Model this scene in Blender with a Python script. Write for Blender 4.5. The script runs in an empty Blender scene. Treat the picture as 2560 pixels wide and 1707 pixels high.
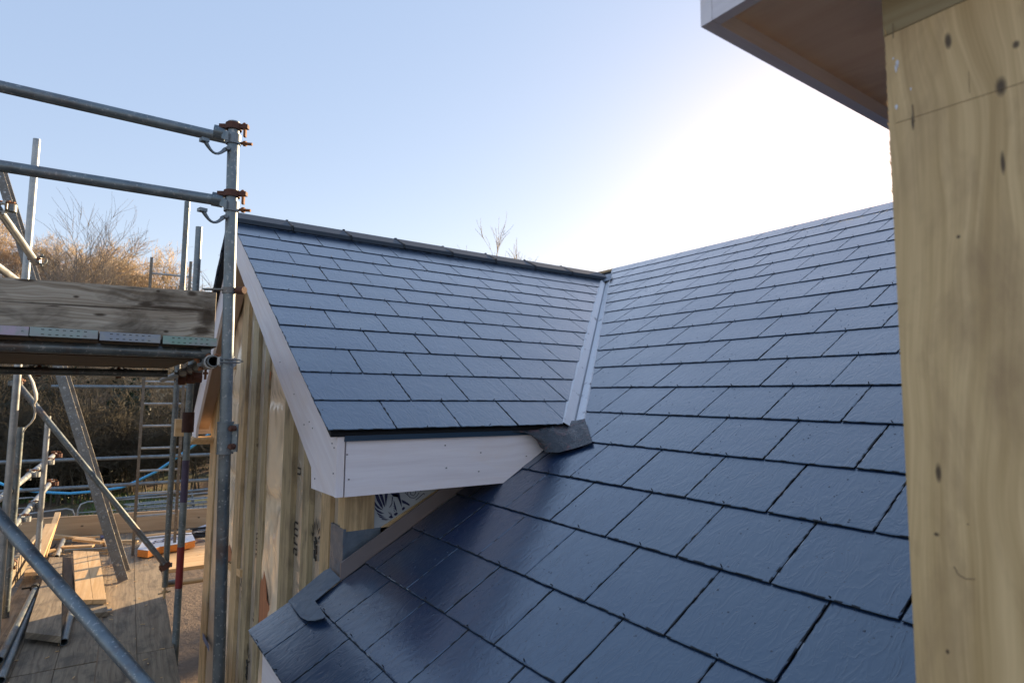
import bpy, math, random
from mathutils import Vector, Matrix, noise
V = Vector
C = bpy.context.scene
COL = C.collection
rnd = random.Random(7)

# ------------------------------------------------------------------ camera
YAW, PIT, ROL, FPX = 0.967647858, 0.0897336721, 0.00933282088, 1504.5411
_F = V((math.cos(YAW)*math.cos(PIT), math.sin(YAW)*math.cos(PIT), math.sin(PIT)))
_R0 = V((math.sin(YAW), -math.cos(YAW), 0)); _U0 = _R0.cross(_F)
_R = _R0*math.cos(ROL) + _U0*math.sin(ROL); _U = -_R0*math.sin(ROL) + _U0*math.cos(ROL)
cam = bpy.data.cameras.new('camera'); camo = bpy.data.objects.new('camera', cam); COL.objects.link(camo)
camo.matrix_world = Matrix(((_R.x, _U.x, -_F.x, 0), (_R.y, _U.y, -_F.y, 0), (_R.z, _U.z, -_F.z, 0), (0, 0, 0, 1)))
cam.sensor_width = 36; cam.lens = FPX*36/2560; cam.clip_start = 0.05; cam.clip_end = 3000
cam.dof.use_dof = True; cam.dof.focus_distance = 2.9; cam.dof.aperture_fstop = 4.5
C.camera = camo
def ray(px, py): return _R*((px-1280)/FPX) + _U*((853.5-py)/FPX) + _F
def at(px, py, d): return ray(px, py)*d
def atx(px, py, v): r = ray(px, py); return r*(v/r.x)
def aty(px, py, v): r = ray(px, py); return r*(v/r.y)
def atz(px, py, v): r = ray(px, py); return r*(v/r.z)

# ------------------------------------------------------------------ sky, sun, exposure
SUN_AZ, SUN_EL = math.radians(24), math.radians(15.4)      # azimuth from +X towards +Y
w = bpy.data.worlds.new('World'); C.world = w; w.use_nodes = True
nt = w.node_tree; nt.nodes.clear()
sky = nt.nodes.new('ShaderNodeTexSky'); sky.sky_type = 'NISHITA'; sky.sun_disc = False
sky.sun_elevation = SUN_EL; sky.sun_rotation = math.pi/2 - SUN_AZ
sky.altitude = 100; sky.air_density = 1.0; sky.dust_density = 0.4; sky.ozone_density = 1.0
bg = nt.nodes.new('ShaderNodeBackground'); bg.inputs[1].default_value = 0.10
wo = nt.nodes.new('ShaderNodeOutputWorld')
tint = nt.nodes.new('ShaderNodeVectorMath'); tint.operation = 'MULTIPLY_ADD'     # cool camera white balance plus a thin pale veil of high haze
tint.inputs[1].default_value = (.56, .41, .30); tint.inputs[2].default_value = (.99, 1.41, 2.24)
nt.links.new(sky.outputs[0], tint.inputs[0]); nt.links.new(tint.outputs[0], bg.inputs[0]); nt.links.new(bg.outputs[0], wo.inputs[0])
sl = bpy.data.lights.new('sun', 'SUN'); sl.energy = 5.0; sl.angle = math.radians(0.5); sl.color = (1.0, 0.74, 0.44)
so = bpy.data.objects.new('sun', sl); COL.objects.link(so)
sd = V((math.cos(SUN_EL)*math.cos(SUN_AZ), math.cos(SUN_EL)*math.sin(SUN_AZ), math.sin(SUN_EL)))
so.rotation_euler = sd.to_track_quat('Z', 'Y').to_euler(); so.location = sd*50
C.view_settings.view_transform = 'Standard'; C.view_settings.look = 'None'
C.view_settings.exposure = 1.46; C.view_settings.gamma = 1.0
C.render.engine = 'CYCLES'
C.cycles.max_bounces = 6; C.cycles.diffuse_bounces = 3; C.cycles.glossy_bounces = 3

# ------------------------------------------------------------------ materials
class NT:
    def __init__(s, name):
        s.m = bpy.data.materials.new(name); s.m.use_nodes = True; s.t = s.m.node_tree; s.t.nodes.clear()
        s.out = s.n('ShaderNodeOutputMaterial'); s.b = s.n('ShaderNodeBsdfPrincipled')
        s.l(s.b.outputs[0], s.out.inputs[0])
    def n(s, k, **kw):
        x = s.t.nodes.new(k)
        for a, b in kw.items(): setattr(x, a, b)
        return x
    def l(s, a, b): s.t.links.new(a, b)
    def mapping(s, scale=(1, 1, 1), loc=(0, 0, 0), rot=(0, 0, 0), src='UV'):
        tc = s.n('ShaderNodeTexCoord'); mp = s.n('ShaderNodeMapping')
        mp.inputs['Scale'].default_value = scale; mp.inputs['Location'].default_value = loc; mp.inputs['Rotation'].default_value = rot
        s.l(tc.outputs[src], mp.inputs[0]); return mp.outputs[0]
    def noise(s, vec, scale=1, detail=4, rough=.55, dist=0):
        x = s.n('ShaderNodeTexNoise'); x.inputs['Scale'].default_value = scale; x.inputs['Detail'].default_value = detail
        x.inputs['Roughness'].default_value = rough; x.inputs['Distortion'].default_value = dist
        s.l(vec, x.inputs['Vector']); return x.outputs[0]
    def ramp(s, fac, stops):
        x = s.n('ShaderNodeValToRGB'); e = x.color_ramp.elements
        while len(e) < len(stops): e.new(.5)
        for i, (p, c) in enumerate(stops):
            e[i].position = p; e[i].color = (c if len(c) == 4 else (*c, 1)) if not isinstance(c, (int, float)) else (c, c, c, 1)
        s.l(fac, x.inputs[0]); return x.outputs[0]
    def mix(s, fac, a, b, mode='MIX'):
        x = s.n('ShaderNodeMix', data_type='RGBA', blend_type=mode)
        for v, k in ((fac, 0), (a, 6), (b, 7)):
            if isinstance(v, (int, float)): x.inputs[k].default_value = v if k == 0 else (v, v, v, 1)
            elif isinstance(v, tuple): x.inputs[k].default_value = (*v, 1)
            else: s.l(v, x.inputs[k])
        return x.outputs[2]
    def math(s, op, a, b=0.0, clamp=False):
        x = s.n('ShaderNodeMath', operation=op); x.use_clamp = clamp
        for v, k in ((a, 0), (b, 1)):
            if isinstance(v, (int, float)): x.inputs[k].default_value = v
            else: s.l(v, x.inputs[k])
        return x.outputs[0]
    def bump(s, h, strength=.3, dist=.002, prev=None):
        x = s.n('ShaderNodeBump'); x.inputs['Strength'].default_value = strength; x.inputs['Distance'].default_value = dist
        s.l(h, x.inputs['Height'])
        if prev is not None: s.l(prev, x.inputs['Normal'])
        return x.outputs[0]
    def fin(s, col, rough=.6, metal=0., normal=None, spec=None, coat=None):
        for v, k in ((col, 'Base Color'), (rough, 'Roughness'), (metal, 'Metallic'), (spec, 'Specular IOR Level'), (coat, 'Coat Weight')):
            if v is None: continue
            if isinstance(v, (int, float)): s.b.inputs[k].default_value = v
            elif isinstance(v, tuple): s.b.inputs[k].default_value = (*v, 1)
            else: s.l(v, s.b.inputs[k])
        if normal is not None: s.l(normal, s.b.inputs['Normal'])
        return s.m

def mat_slate():
    s = NT('riven_slate')
    uv = s.mapping()
    st = s.mapping(scale=(1.0, .42, 1), rot=(0, 0, .12))
    n1 = s.noise(st, 26, 3, .5, 1.2)
    n2 = s.noise(s.mapping(scale=(1, .5, 1)), 70, 3, .6, .6)
    n3 = s.noise(uv, 7, 2, .5)
    rid = s.math('ABSOLUTE', s.math('SUBTRACT', n1, .5))
    rid = s.math('POWER', s.math('MULTIPLY', rid, 3.5, True), .6)
    nb = s.bump(n3, .45, .005)
    nc = s.bump(rid, .35, .0008, s.bump(n3, .35, .003))
    nb = s.bump(rid, .75, .0018, nb)
    nb = s.bump(n2, .25, .0008, nb)
    obj = s.mapping(src='Object')
    big = s.noise(obj, 1.3, 3, .6)
    vc = s.n('ShaderNodeVertexColor', layer_name='tone')
    col = s.mix(n3, (.002, .014, .052), (.005, .023, .077))
    col = s.mix(s.math('MULTIPLY', vc.outputs[0], .6), col, (.008, .027, .066))
    col = s.mix(s.math('MULTIPLY', s.ramp(s.noise(obj, 2.2, 6, .7), [(.50, 0.0), (.72, 1.0)]), .22), col, (.075, .095, .12))
    # rain specks: little round wet spots
    vo = s.n('ShaderNodeTexVoronoi'); vo.inputs['Scale'].default_value = 62; s.l(uv, vo.inputs['Vector'])
    msk = s.ramp(vo.outputs['Distance'], [(.09, 1.0), (.17, 0.0)])
    sel = s.ramp(vo.outputs['Color'], [(.62, 0.0), (.66, 1.0)])
    dr = s.math('MULTIPLY', msk, sel)
    dr = s.math('MULTIPLY', dr, s.ramp(s.noise(obj, 3.0, 2), [(.42, 0.0), (.58, 1.0)]))
    col = s.mix(s.math('MULTIPLY', dr, .6), col, (.006, .012, .022))
    nb = s.bump(dr, .8, .002, nb)
    r = s.ramp(big, [(.3, .27), (.7, .40)])
    r = s.mix(dr, r, .08)
    s.b.inputs['Coat Roughness'].default_value = .21; s.b.inputs['Coat IOR'].default_value = 1.75; s.b.inputs['Specular Tint'].default_value = (.55, .85, 1.0, 1); s.l(nc, s.b.inputs['Coat Normal'])
    return s.fin(col, r, 0, nb, spec=1.0, coat=1.0)

def mat_edge(): 
    s = NT('slate_edge'); n = s.noise(s.mapping(src='Object'), 160, 3)
    return s.fin(s.mix(n, (.004, .008, .013), (.014, .024, .034)), .6, 0, s.bump(n, .6, .004))

def mat_wood(name, light, dark, knots=(), gs=1.0, rough=.6, crack=0.0, stain=None, stain_amt=.5, bumps=.25, wavy=.03):
    """uv in metres: u along the grain, v across"""
    s = NT(name)
    tc = s.n('ShaderNodeTexCoord'); sx = s.n('ShaderNodeSeparateXYZ'); s.l(tc.outputs['UV'], sx.inputs[0])
    u, v = sx.outputs[0], sx.outputs[1]
    # grain bends
    wv = s.noise(s.mapping(scale=(2.2, 5, 1)), 1.0, 2, .5)
    dv = s.math('MULTIPLY', s.math('SUBTRACT', wv, .5), wavy*2)
    kd = None
    kn_ = s.noise(s.mapping(scale=(30, 55, 1)), 1.0, 3, .6)
    kw = s.math('MULTIPLY', s.math('SUBTRACT', kn_, .5), 1.5)
    for (ku, kv, ru, rv) in knots:
        du = s.math('DIVIDE', s.math('SUBTRACT', u, ku), ru); dvv = s.math('DIVIDE', s.math('SUBTRACT', v, kv), rv)
        d2 = s.math('ADD', s.math('MULTIPLY', du, du), s.math('MULTIPLY', dvv, dvv)); d2 = s.math('ADD', d2, s.math('MULTIPLY', kw, s.math('MINIMUM', d2, 1.0)))
        g = s.math('DIVIDE', 1.0, s.math('ADD', d2, 1.0))           # 1 at knot, falls off
        # push grain sideways near the knot
        dv = s.math('ADD', dv, s.math('MULTIPLY', s.math('MULTIPLY', g, dvv), rv*1.2))
        core = s.ramp(d2, [(.15, 1.0), (1.0, 0.0)])
        kd = core if kd is None else s.math('MAXIMUM', kd, core)
    cb = s.n('ShaderNodeCombineXYZ'); s.l(s.math('MULTIPLY', u, .9), cb.inputs[0]); s.l(s.math('MULTIPLY', s.math('ADD', v, dv), 26*gs), cb.inputs[1])
    s.l(s.n('ShaderNodeObjectInfo').outputs['Random'], cb.inputs[2])
    g1 = s.noise(cb.outputs[0], 1.6, 3, .6, .25)
    cb2 = s.n('ShaderNodeCombineXYZ'); s.l(s.math('MULTIPLY', u, 5), cb2.inputs[0]); s.l(s.math('MULTIPLY', s.math('ADD', v, dv), 260*gs), cb2.inputs[1])
    g2 = s.noise(cb2.outputs[0], 1.0, 3, .6)
    f = s.math('ADD', s.math('MULTIPLY', g1, .75), s.math('MULTIPLY', g2, .25))
    col = s.mix(s.ramp(f, [(.36, 1.0), (.62, 0.0)]), light, dark)
    if stain:
        sn = s.noise(s.mapping(scale=(2.5, 6, 1)), 1.4, 5, .62, .4)
        col = s.mix(s.math('MULTIPLY', s.ramp(sn, [(.48, 0.0), (.66, 1.0)]), stain_amt), col, stain)
    if kd is not None:
        col = s.mix(s.math('MULTIPLY', kd, .9), col, (.05, .032, .018))
    h = g2
    if crack:
        cn = s.noise(cb.outputs[0], 5, 2, .5)
        ck = s.ramp(cn, [(.30, 1.0), (.34, 0.0)])
        col = s.mix(s.math('MULTIPLY', ck, crack), col, tuple(c*.3 for c in dark))
    return s.fin(col, rough, 0, s.bump(h, bumps, .0015))

def mat_plain(name, c, rough=.5, metal=0., var=.15, scale=12, bs=0., spec=None):
    s = NT(name); n = s.noise(s.mapping(src='Object'), scale, 4, .6)
    col = s.mix(n, tuple(x*(1-var) for x in c), tuple(min(1, x*(1+var)) for x in c))
    return s.fin(col, rough, metal, s.bump(n, bs, .004) if bs else None, spec=spec)

def mat_steel(name, c1, c2, metal=.55, rough=(.32, .55), rust=0.0):
    s = NT(name); o = s.mapping(src='Object'); n = s.noise(o, 9, 5, .65); m = s.noise(o, 60, 3, .6)
    col = s.mix(s.ramp(n, [(.35, 0.0), (.65, 1.0)]), c1, c2)
    sp = s.ramp(m, [(.60, 0.0), (.66, 1.0)]); col = s.mix(s.math('MULTIPLY', sp, .45), col, (.55, .56, .55))
    if rust:
        rn = s.noise(o, 5, 5, .7); col = s.mix(s.math('MULTIPLY', s.ramp(rn, [(.52, 0.0), (.64, 1.0)]), rust), col, (.16, .075, .035))
    return s.fin(col, s.ramp(n, [(.3, rough[0]), (.7, rough[1])]), metal, s.bump(m, .12, .002))

M = {}
M['slate'] = mat_slate(); M['edge'] = mat_edge()
M['under'] = mat_plain('roof_underlay', (.008, .011, .015), .8)
M['ridge'] = mat_plain('ridge_clay', (.012, .024, .042), .55, 0, .3, 20, .15)
M['drop'] = mat_plain('rain_drop', (.03, .05, .08), .04, 0, 0, spec=.8)
M['galv'] = mat_steel('galvanised_steel', (.12, .158, .185), (.22, .262, .285), rust=.25)
M['galvdark'] = mat_steel('dull_steel', (.10, .125, .14), (.19, .215, .22), rust=.45)
M['galvlight'] = mat_steel('bright_steel', (.26, .285, .30), (.44, .45, .44), metal=.45, rough=(.28, .45))
M['alu'] = mat_steel('ladder_aluminium', (.13, .11, .085), (.20, .175, .14), metal=.3)
M['rust'] = mat_plain('rusty_steel', (.105, .042, .026), .75, .1, .6, 45, .5)
M['rustbright'] = mat_plain('orange_rust', (.22, .09, .038), .8, 0, .5, 45, .5)
M['blackhole'] = mat_plain('black_rubber', (.01, .01, .01), .7)
M['cord'] = mat_plain('white_strap', (.62, .60, .55), .7)
M['pipe'] = mat_plain('blue_water_pipe', (.05, .38, .72), .35, 0, .05)
M['tape'] = mat_plain('blue_membrane_tape', (.12, .18, .34), .5, 0, .1)
M['red'] = mat_plain('red_paint', (.21, .018, .022), .5, 0, .6, 18)
M['purple'] = mat_plain('purple_paint', (.065, .05, .105), .5, 0, .5, 18)
M['primer'] = mat_wood('primed_white_timber', (.82, .80, .84), (.73, .70, .74), gs=.8, rough=.5, bumps=.12, stain=(.76, .66, .60), stain_amt=.3)
M['soffit'] = mat_wood('primed_soffit_ply', (.50, .385, .31), (.44, .33, .26), gs=.5, rough=.55, bumps=.05, stain=(.46, .30, .2), stain_amt=.4)
M['fascdark'] = mat_plain('slate_blue_trim', (.016, .045, .085), .4)
M['stud'] = mat_wood('treated_stud_timber', (.64, .48, .275), (.42, .29, .15), gs=1.6, stain=(.14, .11, .075), stain_amt=.6)
M['studg'] = mat_wood('greenish_treated_timber', (.50, .415, .255), (.32, .25, .145), gs=1.6, stain=(.10, .085, .065), stain_amt=.65)
M['orangewood'] = mat_wood('reddish_timber', (.50, .21, .10), (.38, .15, .07), gs=.8)
M['pine'] = mat_wood('fresh_pine', (.72, .50, .27), (.58, .36, .16), gs=.9, stain=(.36, .22, .11), stain_amt=.25)
M['pinelit'] = mat_wood('new_toe_board_pine', (.56, .40, .24), (.45, .30, .17), gs=.7, knots=[(.9, .12, .02, .012), (1.5, .06, .02, .012), (2.2, .13, .018, .012)])
M['deck'] = mat_wood('worn_deck_board', (.33, .265, .185), (.20, .15, .10), gs=1.3, rough=.8, stain=(.085, .07, .055), stain_amt=.7, crack=.6)
M['deckdark'] = mat_wood('shade_dark_board', (.11, .085, .055), (.07, .05, .035), gs=.8, rough=.8)  # dark board tone that carries the shade under the upper deck
M['lead'] = None
s_ = NT('lead_sheet'); o_ = s_.mapping(src='Object'); n_ = s_.noise(o_, 14, 5, .65, 1.0); n2_ = s_.noise(o_, 30, 3)
M['lead'] = s_.fin(s_.mix(s_.ramp(n_, [(.62, 0.0), (.78, 1.0)]), s_.mix(n2_, (.085, .12, .165), (.19, .235, .29)), (.20, .12, .12)), s_.ramp(n_, [(.3, .25), (.7, .5)]), .35, s_.bump(n_, .5, .006))
s_ = NT('wet_lead'); o_ = s_.mapping(src='Object'); n_ = s_.noise(o_, 18, 5, .7, 1.2); n2_ = s_.noise(o_, 40, 3)
M['leadwet'] = s_.fin(s_.mix(s_.ramp(n_, [(.55, 0.0), (.68, 1.0)]), s_.mix(n2_, (.012, .016, .022), (.05, .058, .07)), (.14, .06, .06)), s_.ramp(n_, [(.3, .16), (.7, .4)]), .1, s_.bump(n_, .9, .012))
s_ = NT('valley_trough'); o_ = s_.mapping(src='Object'); n_ = s_.noise(o_, 11, 5, .7); n2_ = s_.noise(s_.mapping(src='Object', scale=(1, 1, 1)), 85, 3, .6)
M['valley'] = s_.fin(s_.mix(s_.ramp(n_, [(.60, 0.0), (.70, 1.0)]), s_.mix(n2_, (.52, .54, .58), (.66, .68, .71)), (.05, .06, .08)), .42, .25, s_.bump(n2_, .3, .003))
s_ = NT('foil_membrane'); o_ = s_.mapping(src='Object'); n_ = s_.noise(o_, 5, 3, .5, 1.5); n2_ = s_.noise(s_.mapping(src='Object', scale=(1, 1, .25)), 9, 4, .6)
M['foil'] = s_.fin(s_.mix(n2_, (.46, .42, .36), (.72, .64, .52)), .30, .45, s_.bump(n_, .8, .03))
s_ = NT('loose_breather_film'); n_ = s_.noise(s_.mapping(src='Object', scale=(1, 1, .8), rot=(.5, 0, 0)), 4, 1, .3, .6)
M['film'] = s_.fin((.96, .78, .56), .20, .0, s_.bump(n_, .8, .05), coat=.5)
M['board'] = mat_plain('foil_faced_board', (.42, .47, .52), .35, .1, .1, 4)
M['ink'] = mat_plain('navy_print', (.012, .016, .075), .5, 0, .1)
M['inkblk'] = mat_plain('black_print', (.03, .028, .025), .6, 0, .1)
M['insul'] = mat_plain('orange_insulation', (.62, .22, .04), .85, 0, .25, 60, .5)
M['white'] = mat_plain('white_sheet', (.70, .73, .80), .4, 0, .08, 8, .2)
M['sleeve_rust'] = mat_plain('dark_rusty_sleeve', (.055, .022, .016), .8, 0, .4, 30, .4)
M['soil'] = None
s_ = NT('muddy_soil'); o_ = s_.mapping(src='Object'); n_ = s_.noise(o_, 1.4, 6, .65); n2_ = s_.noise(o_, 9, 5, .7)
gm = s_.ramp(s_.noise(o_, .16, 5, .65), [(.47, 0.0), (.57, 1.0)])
sy_ = s_.n('ShaderNodeSeparateXYZ'); s_.l(o_, sy_.inputs[0]); dark_ = s_.ramp(s_.math('ADD', s_.math('MULTIPLY', s_.math('SUBTRACT', sy_.outputs[1], 27.5), .5), s_.math('MULTIPLY', n_, .3)), [(.2, 0.0), (.6, 1.0)])  # mask: ground mixes to a much darker tone beyond the wood edge
M['soil'] = s_.fin(s_.mix(dark_, s_.mix(s_.math('MULTIPLY', gm, s_.ramp(s_.math('MULTIPLY', sy_.outputs[1], .05), [(.6, 0.0), (.8, 1.0)])), s_.mix(n2_, (.085, .055, .034), (.22, .155, .105)), s_.mix(n2_, (.035, .06, .018), (.10, .12, .04))), s_.mix(n2_, (.012, .011, .006), (.04, .032, .018))), .85, 0, s_.bump(n2_, .8, .08))
M['grass'] = mat_plain('rough_grass', (.075, .115, .03), .7, 0, .5, 3)
M['bark'] = mat_plain('pale_bark', (.20, .155, .105), .8, 0, .35, 6)
M['barkdark'] = mat_plain('ivy_dark_bark', (.075, .062, .040), .85, 0, .35, 6)
M['twig'] = mat_plain('golden_twigs', (.54, .41, .255), .8, 0, .35, 1.5)
M['twigred'] = mat_plain('russet_twigs', (.50, .345, .22), .8, 0, .35, 1.5)
M['twigdark'] = mat_plain('shaded_wood_twigs', (.085, .070, .045), .85, 0, .5, 2)
M['twiggrey'] = mat_plain('grey_twigs', (.23, .20, .17), .8, 0, .3, 1.5)
M['ivy'] = mat_plain('ivy_leaves', (.014, .030, .010), .5, 0, .6, 2)
M['bramble'] = mat_plain('bramble_leaves', (.028, .026, .014), .6, 0, .6, 2)

# ------------------------------------------------------------------ mesh builder
class MB:
    def __init__(s): s.v = []; s.f = []; s.uv = []; s.mi = []; s.sm = []; s.tone = []; s.ct = 0.5
    def face(s, pts, uvs=None, mi=0, smooth=False):
        b = len(s.v); s.v += [tuple(p) for p in pts]; s.f.append(tuple(range(b, b+len(pts))))
        s.uv.append(uvs or [(0, 0)]*len(pts)); s.mi.append(mi); s.sm.append(smooth); s.tone.append(s.ct)
    def idx(s, verts, faces, uvf=None, mi=0, smooth=True):
        b = len(s.v); s.v += [tuple(p) for p in verts]
        for f in faces:
            s.f.append(tuple(b+i for i in f)); s.uv.append([uvf(verts[i]) for i in f] if uvf else [(0, 0)]*len(f))
            s.mi.append(mi); s.sm.append(smooth); s.tone.append(s.ct)
    def box(s, o, a, b, c, mi=0, jit=0):
        """o corner, a length (grain), b, c edge vectors"""
        o, a, b, c = V(o), V(a), V(b), V(c)
        if a.cross(b).dot(c) < 0: o = o + c; c = -c
        ou, ov = rnd.random()*20, rnd.random()*20
        if jit == 'own': ou = ov = 0
        A, B, Cc = a.length, b.length, c.length
        def q(p, x, y, X, Y, f=1):
            s.face([p, p+x, p+x+y, p+y] if f else [p, p+y, p+x+y, p+x],
                   [(ou, ov), (ou+X, ov), (ou+X, ov+Y), (ou, ov+Y)] if f else [(ou, ov), (ou, ov+Y), (ou+X, ov+Y), (ou+X, ov)], mi)
        q(o+c, a, b, A, B, 1); q(o, a, b, A, B, 0)
        q(o, a, c, A, Cc, 1); q(o+b, a, c, A, Cc, 0)
        # ends (short grain)
        s.face([o, o+c, o+c+b, o+b], [(ou, ov), (ou+.02, ov+Cc), (ou+.02, ov+Cc+B), (ou, ov+B)], mi)
        p = o+a; s.face([p, p+b, p+b+c, p+c], [(ou, ov), (ou, ov+B), (ou+.02, ov+B+Cc), (ou+.02, ov+Cc)], mi)
        return s
    def cbox(s, c, a, b, d, mi=0):
        c, a, b, d = V(c), V(a), V(b), V(d); return s.box(c-a/2-b/2-d/2, a, b, d, mi)
    def prism(s, poly, t, eu=None, ev=None, mi=0, uo=None):
        """polygon points extruded by vector t"""
        poly = [V(p) for p in poly]; t = V(t)
        nn = V((0, 0, 0))
        for i in range(len(poly)): nn += poly[i].cross(poly[(i+1) % len(poly)])
        if nn.dot(t) > 0: poly = poly[::-1]
        eu = V(eu).normalized() if eu else (poly[1]-poly[0]).normalized()
        ev = V(ev).normalized() if ev else t.cross(eu).normalized()
        uo = uo or (rnd.random()*20, rnd.random()*20)
        U = lambda p: (p.dot(eu)+uo[0], p.dot(ev)+uo[1])
        s.face(poly, [U(p) for p in poly], mi)
        top = [p+t for p in poly][::-1]; s.face(top, [U(p) for p in top], mi)
        n = len(poly)
        for i in range(n):
            a, b = poly[i], poly[(i+1) % n]
            fs = [b, a, a+t, b+t]
            s.face(fs, [(U(p)[0], U(p)[1]+((p-a).dot(t)/t.length if t.length else 0)) for p in fs], mi)
        return s
    def tube(s, p0, p1, r=.02415, seg=20, wall=None, mi=0, r1=None, cap=True):
        p0, p1 = V(p0), V(p1); d = (p1-p0).normalized(); r1 = r if r1 is None else r1
        x = d.orthogonal().normalized(); y = d.cross(x)
        ring = lambda p, rr: [p+(x*math.cos(2*math.pi*i/seg)+y*math.sin(2*math.pi*i/seg))*rr for i in range(seg)]
        A, B = ring(p0, r), ring(p1, r1)
        s.idx(A+B, [(i, (i+1) % seg, seg+(i+1) % seg, seg+i) for i in range(seg)], mi=mi)
        if wall:
            a2, b2 = ring(p0, r-wall), ring(p1, r1-wall)
            s.idx(a2+b2, [(i, seg+i, seg+(i+1) % seg, (i+1) % seg) for i in range(seg)], mi=mi)
            for R1, R2, fl in ((A, a2, 1), (B, b2, 0)):
                s.idx(R1+R2, [((i, seg+i, seg+(i+1) % seg, (i+1) % seg) if fl else (i, (i+1) % seg, seg+(i+1) % seg, seg+i)) for i in range(seg)], mi=mi, smooth=False)
        elif cap:
            s.face(A[::-1], mi=mi); s.face(B, mi=mi)
        return s
    def sweep(s, pts, r, seg=8, mi=0, flat=1.0, cap=True):
        pts = [V(p) for p in pts]; rings = []; n = len(pts)
        up = None
        for i, p in enumerate(pts):
            d = (pts[min(i+1, n-1)]-pts[max(i-1, 0)]).normalized()
            if up is None: up = d.orthogonal().normalized()
            up = (up-d*up.dot(d)).normalized(); y = d.cross(up)
            rr = r[i] if isinstance(r, (list, tuple)) else r
            rings.append([p+up*math.cos(2*math.pi*k/seg)*rr+y*math.sin(2*math.pi*k/seg)*rr*flat for k in range(seg)])
        vs = [q for R_ in rings for q in R_]
        fs = [(i*seg+k, i*seg+(k+1) % seg, (i+1)*seg+(k+1) % seg, (i+1)*seg+k) for i in range(n-1) for k in range(seg)]
        s.idx(vs, fs, mi=mi)
        if cap: s.face(rings[0][::-1], mi=mi); s.face(rings[-1], mi=mi)
        return s
    def build(s, name, mats, parent=None, tagk=None):
        if not isinstance(mats, (list, tuple)): mats = [mats]
        me = bpy.data.meshes.new(name)
        if parent is not None:
            org = V(parent['_org'])
        else:
            xs = [p[0] for p in s.v]; ys = [p[1] for p in s.v]; zs = [p[2] for p in s.v]
            org = V(((min(xs)+max(xs))/2, (min(ys)+max(ys))/2, min(zs)))
        me.from_pydata([(p[0]-org.x, p[1]-org.y, p[2]-org.z) for p in s.v], [], s.f)
        for m in mats: me.materials.append(m)
        ul = me.uv_layers.new(name='UVMap').data
        me.polygons.foreach_set('material_index', s.mi); me.polygons.foreach_set('use_smooth', s.sm)
        flat = [c for f in s.uv for uv in f for c in uv]; ul.foreach_set('uv', flat)
        ca = me.color_attributes.new('tone', 'FLOAT_COLOR', 'CORNER')
        cc = []
        for f, t in zip(s.f, s.tone): cc += [t, t, t, 1.0]*len(f)
        ca.data.foreach_set('color', cc)
        me.update()
        o = bpy.data.objects.new(name, me); COL.objects.link(o)
        if parent is not None: o.parent = parent; o['_org'] = tuple(org)
        else: o.location = org; o['_org'] = tuple(org)
        return o

def thing(name, label, cat, loc, group=None):
    o = bpy.data.objects.new(name, None); COL.objects.link(o); o.location = loc; o['_org'] = tuple(loc)
    o['label'] = label; o['category'] = cat; o.empty_display_size = .1
    if group: o['group'] = group
    return o
def tag(o, label, cat, group=None, kind=None):
    o['label'] = label; o['category'] = cat
    if group: o['group'] = group
    if kind: o['kind'] = kind
    return o
def struct(o): o['kind'] = 'structure'; return o
def copy_tree(o, parent=None):
    c = o.copy(); COL.objects.link(c)
    if parent is not None: c.parent = parent
    for ch in list(o.children): copy_tree(ch, c)
    return c
GZ = -3.8          # ground level (camera is the origin)
DZ = -1.8          # lower scaffold deck
def lerp(a, b, t): return V(a)*(1-t)+V(b)*t

# ================================================================== ground and bank
def terrain_h(x, y):
    d = math.hypot(x, y); h = GZ
    if y > 28:
        f = max(0, min(1, 1.0-(x/y-.0)*2.9)); h += min(9.0, (y-28)**1.05*.46)*f
    h += .12*noise.noise((x*.3, y*.3, 0))+(.25*noise.noise((x*.08, y*.08, 3)) if d > 12 else 0)
    return h
gb = MB(); N = 110
def gcoord(i): t = (i/N-.5)*2; return math.copysign(abs(t)**2.6*900, t)+(0)
gv = [(gcoord(i), gcoord(j)+6, terrain_h(gcoord(i), gcoord(j)+6)) for j in range(N+1) for i in range(N+1)]
gb.idx(gv, [(j*(N+1)+i, j*(N+1)+i+1, (j+1)*(N+1)+i+1, (j+1)*(N+1)+i) for j in range(N) for i in range(N)])
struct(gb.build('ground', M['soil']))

# ================================================================== the house
house = thing('timber_frame_house', 'timber framed house under construction, with dark slate roofs and a bare stud gable', 'house', (2.5, 3, GZ))
PM = V((1.22890969, 1.08839235, -0.603075165)); GM = .263558; AM = .522204
PD = V((1.03199958, 2.30698261, -0.148409541)); GD = .246736; AD = .529325
WS = .305
eM = V((math.cos(AM), 0, math.sin(AM))); nM = V((-math.sin(AM), 0, math.cos(AM)))
eD = V((0, math.cos(AD), math.sin(AD))); nD = V((0, -math.sin(AD), math.cos(AD)))
def onM(px, py, h=0): r = ray(px, py); return r*((nM.dot(PM)+h)/nM.dot(r))
def onD(px, py, h=0): r = ray(px, py); return r*((nD.dot(PD)+h)/nD.dot(r))

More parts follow.
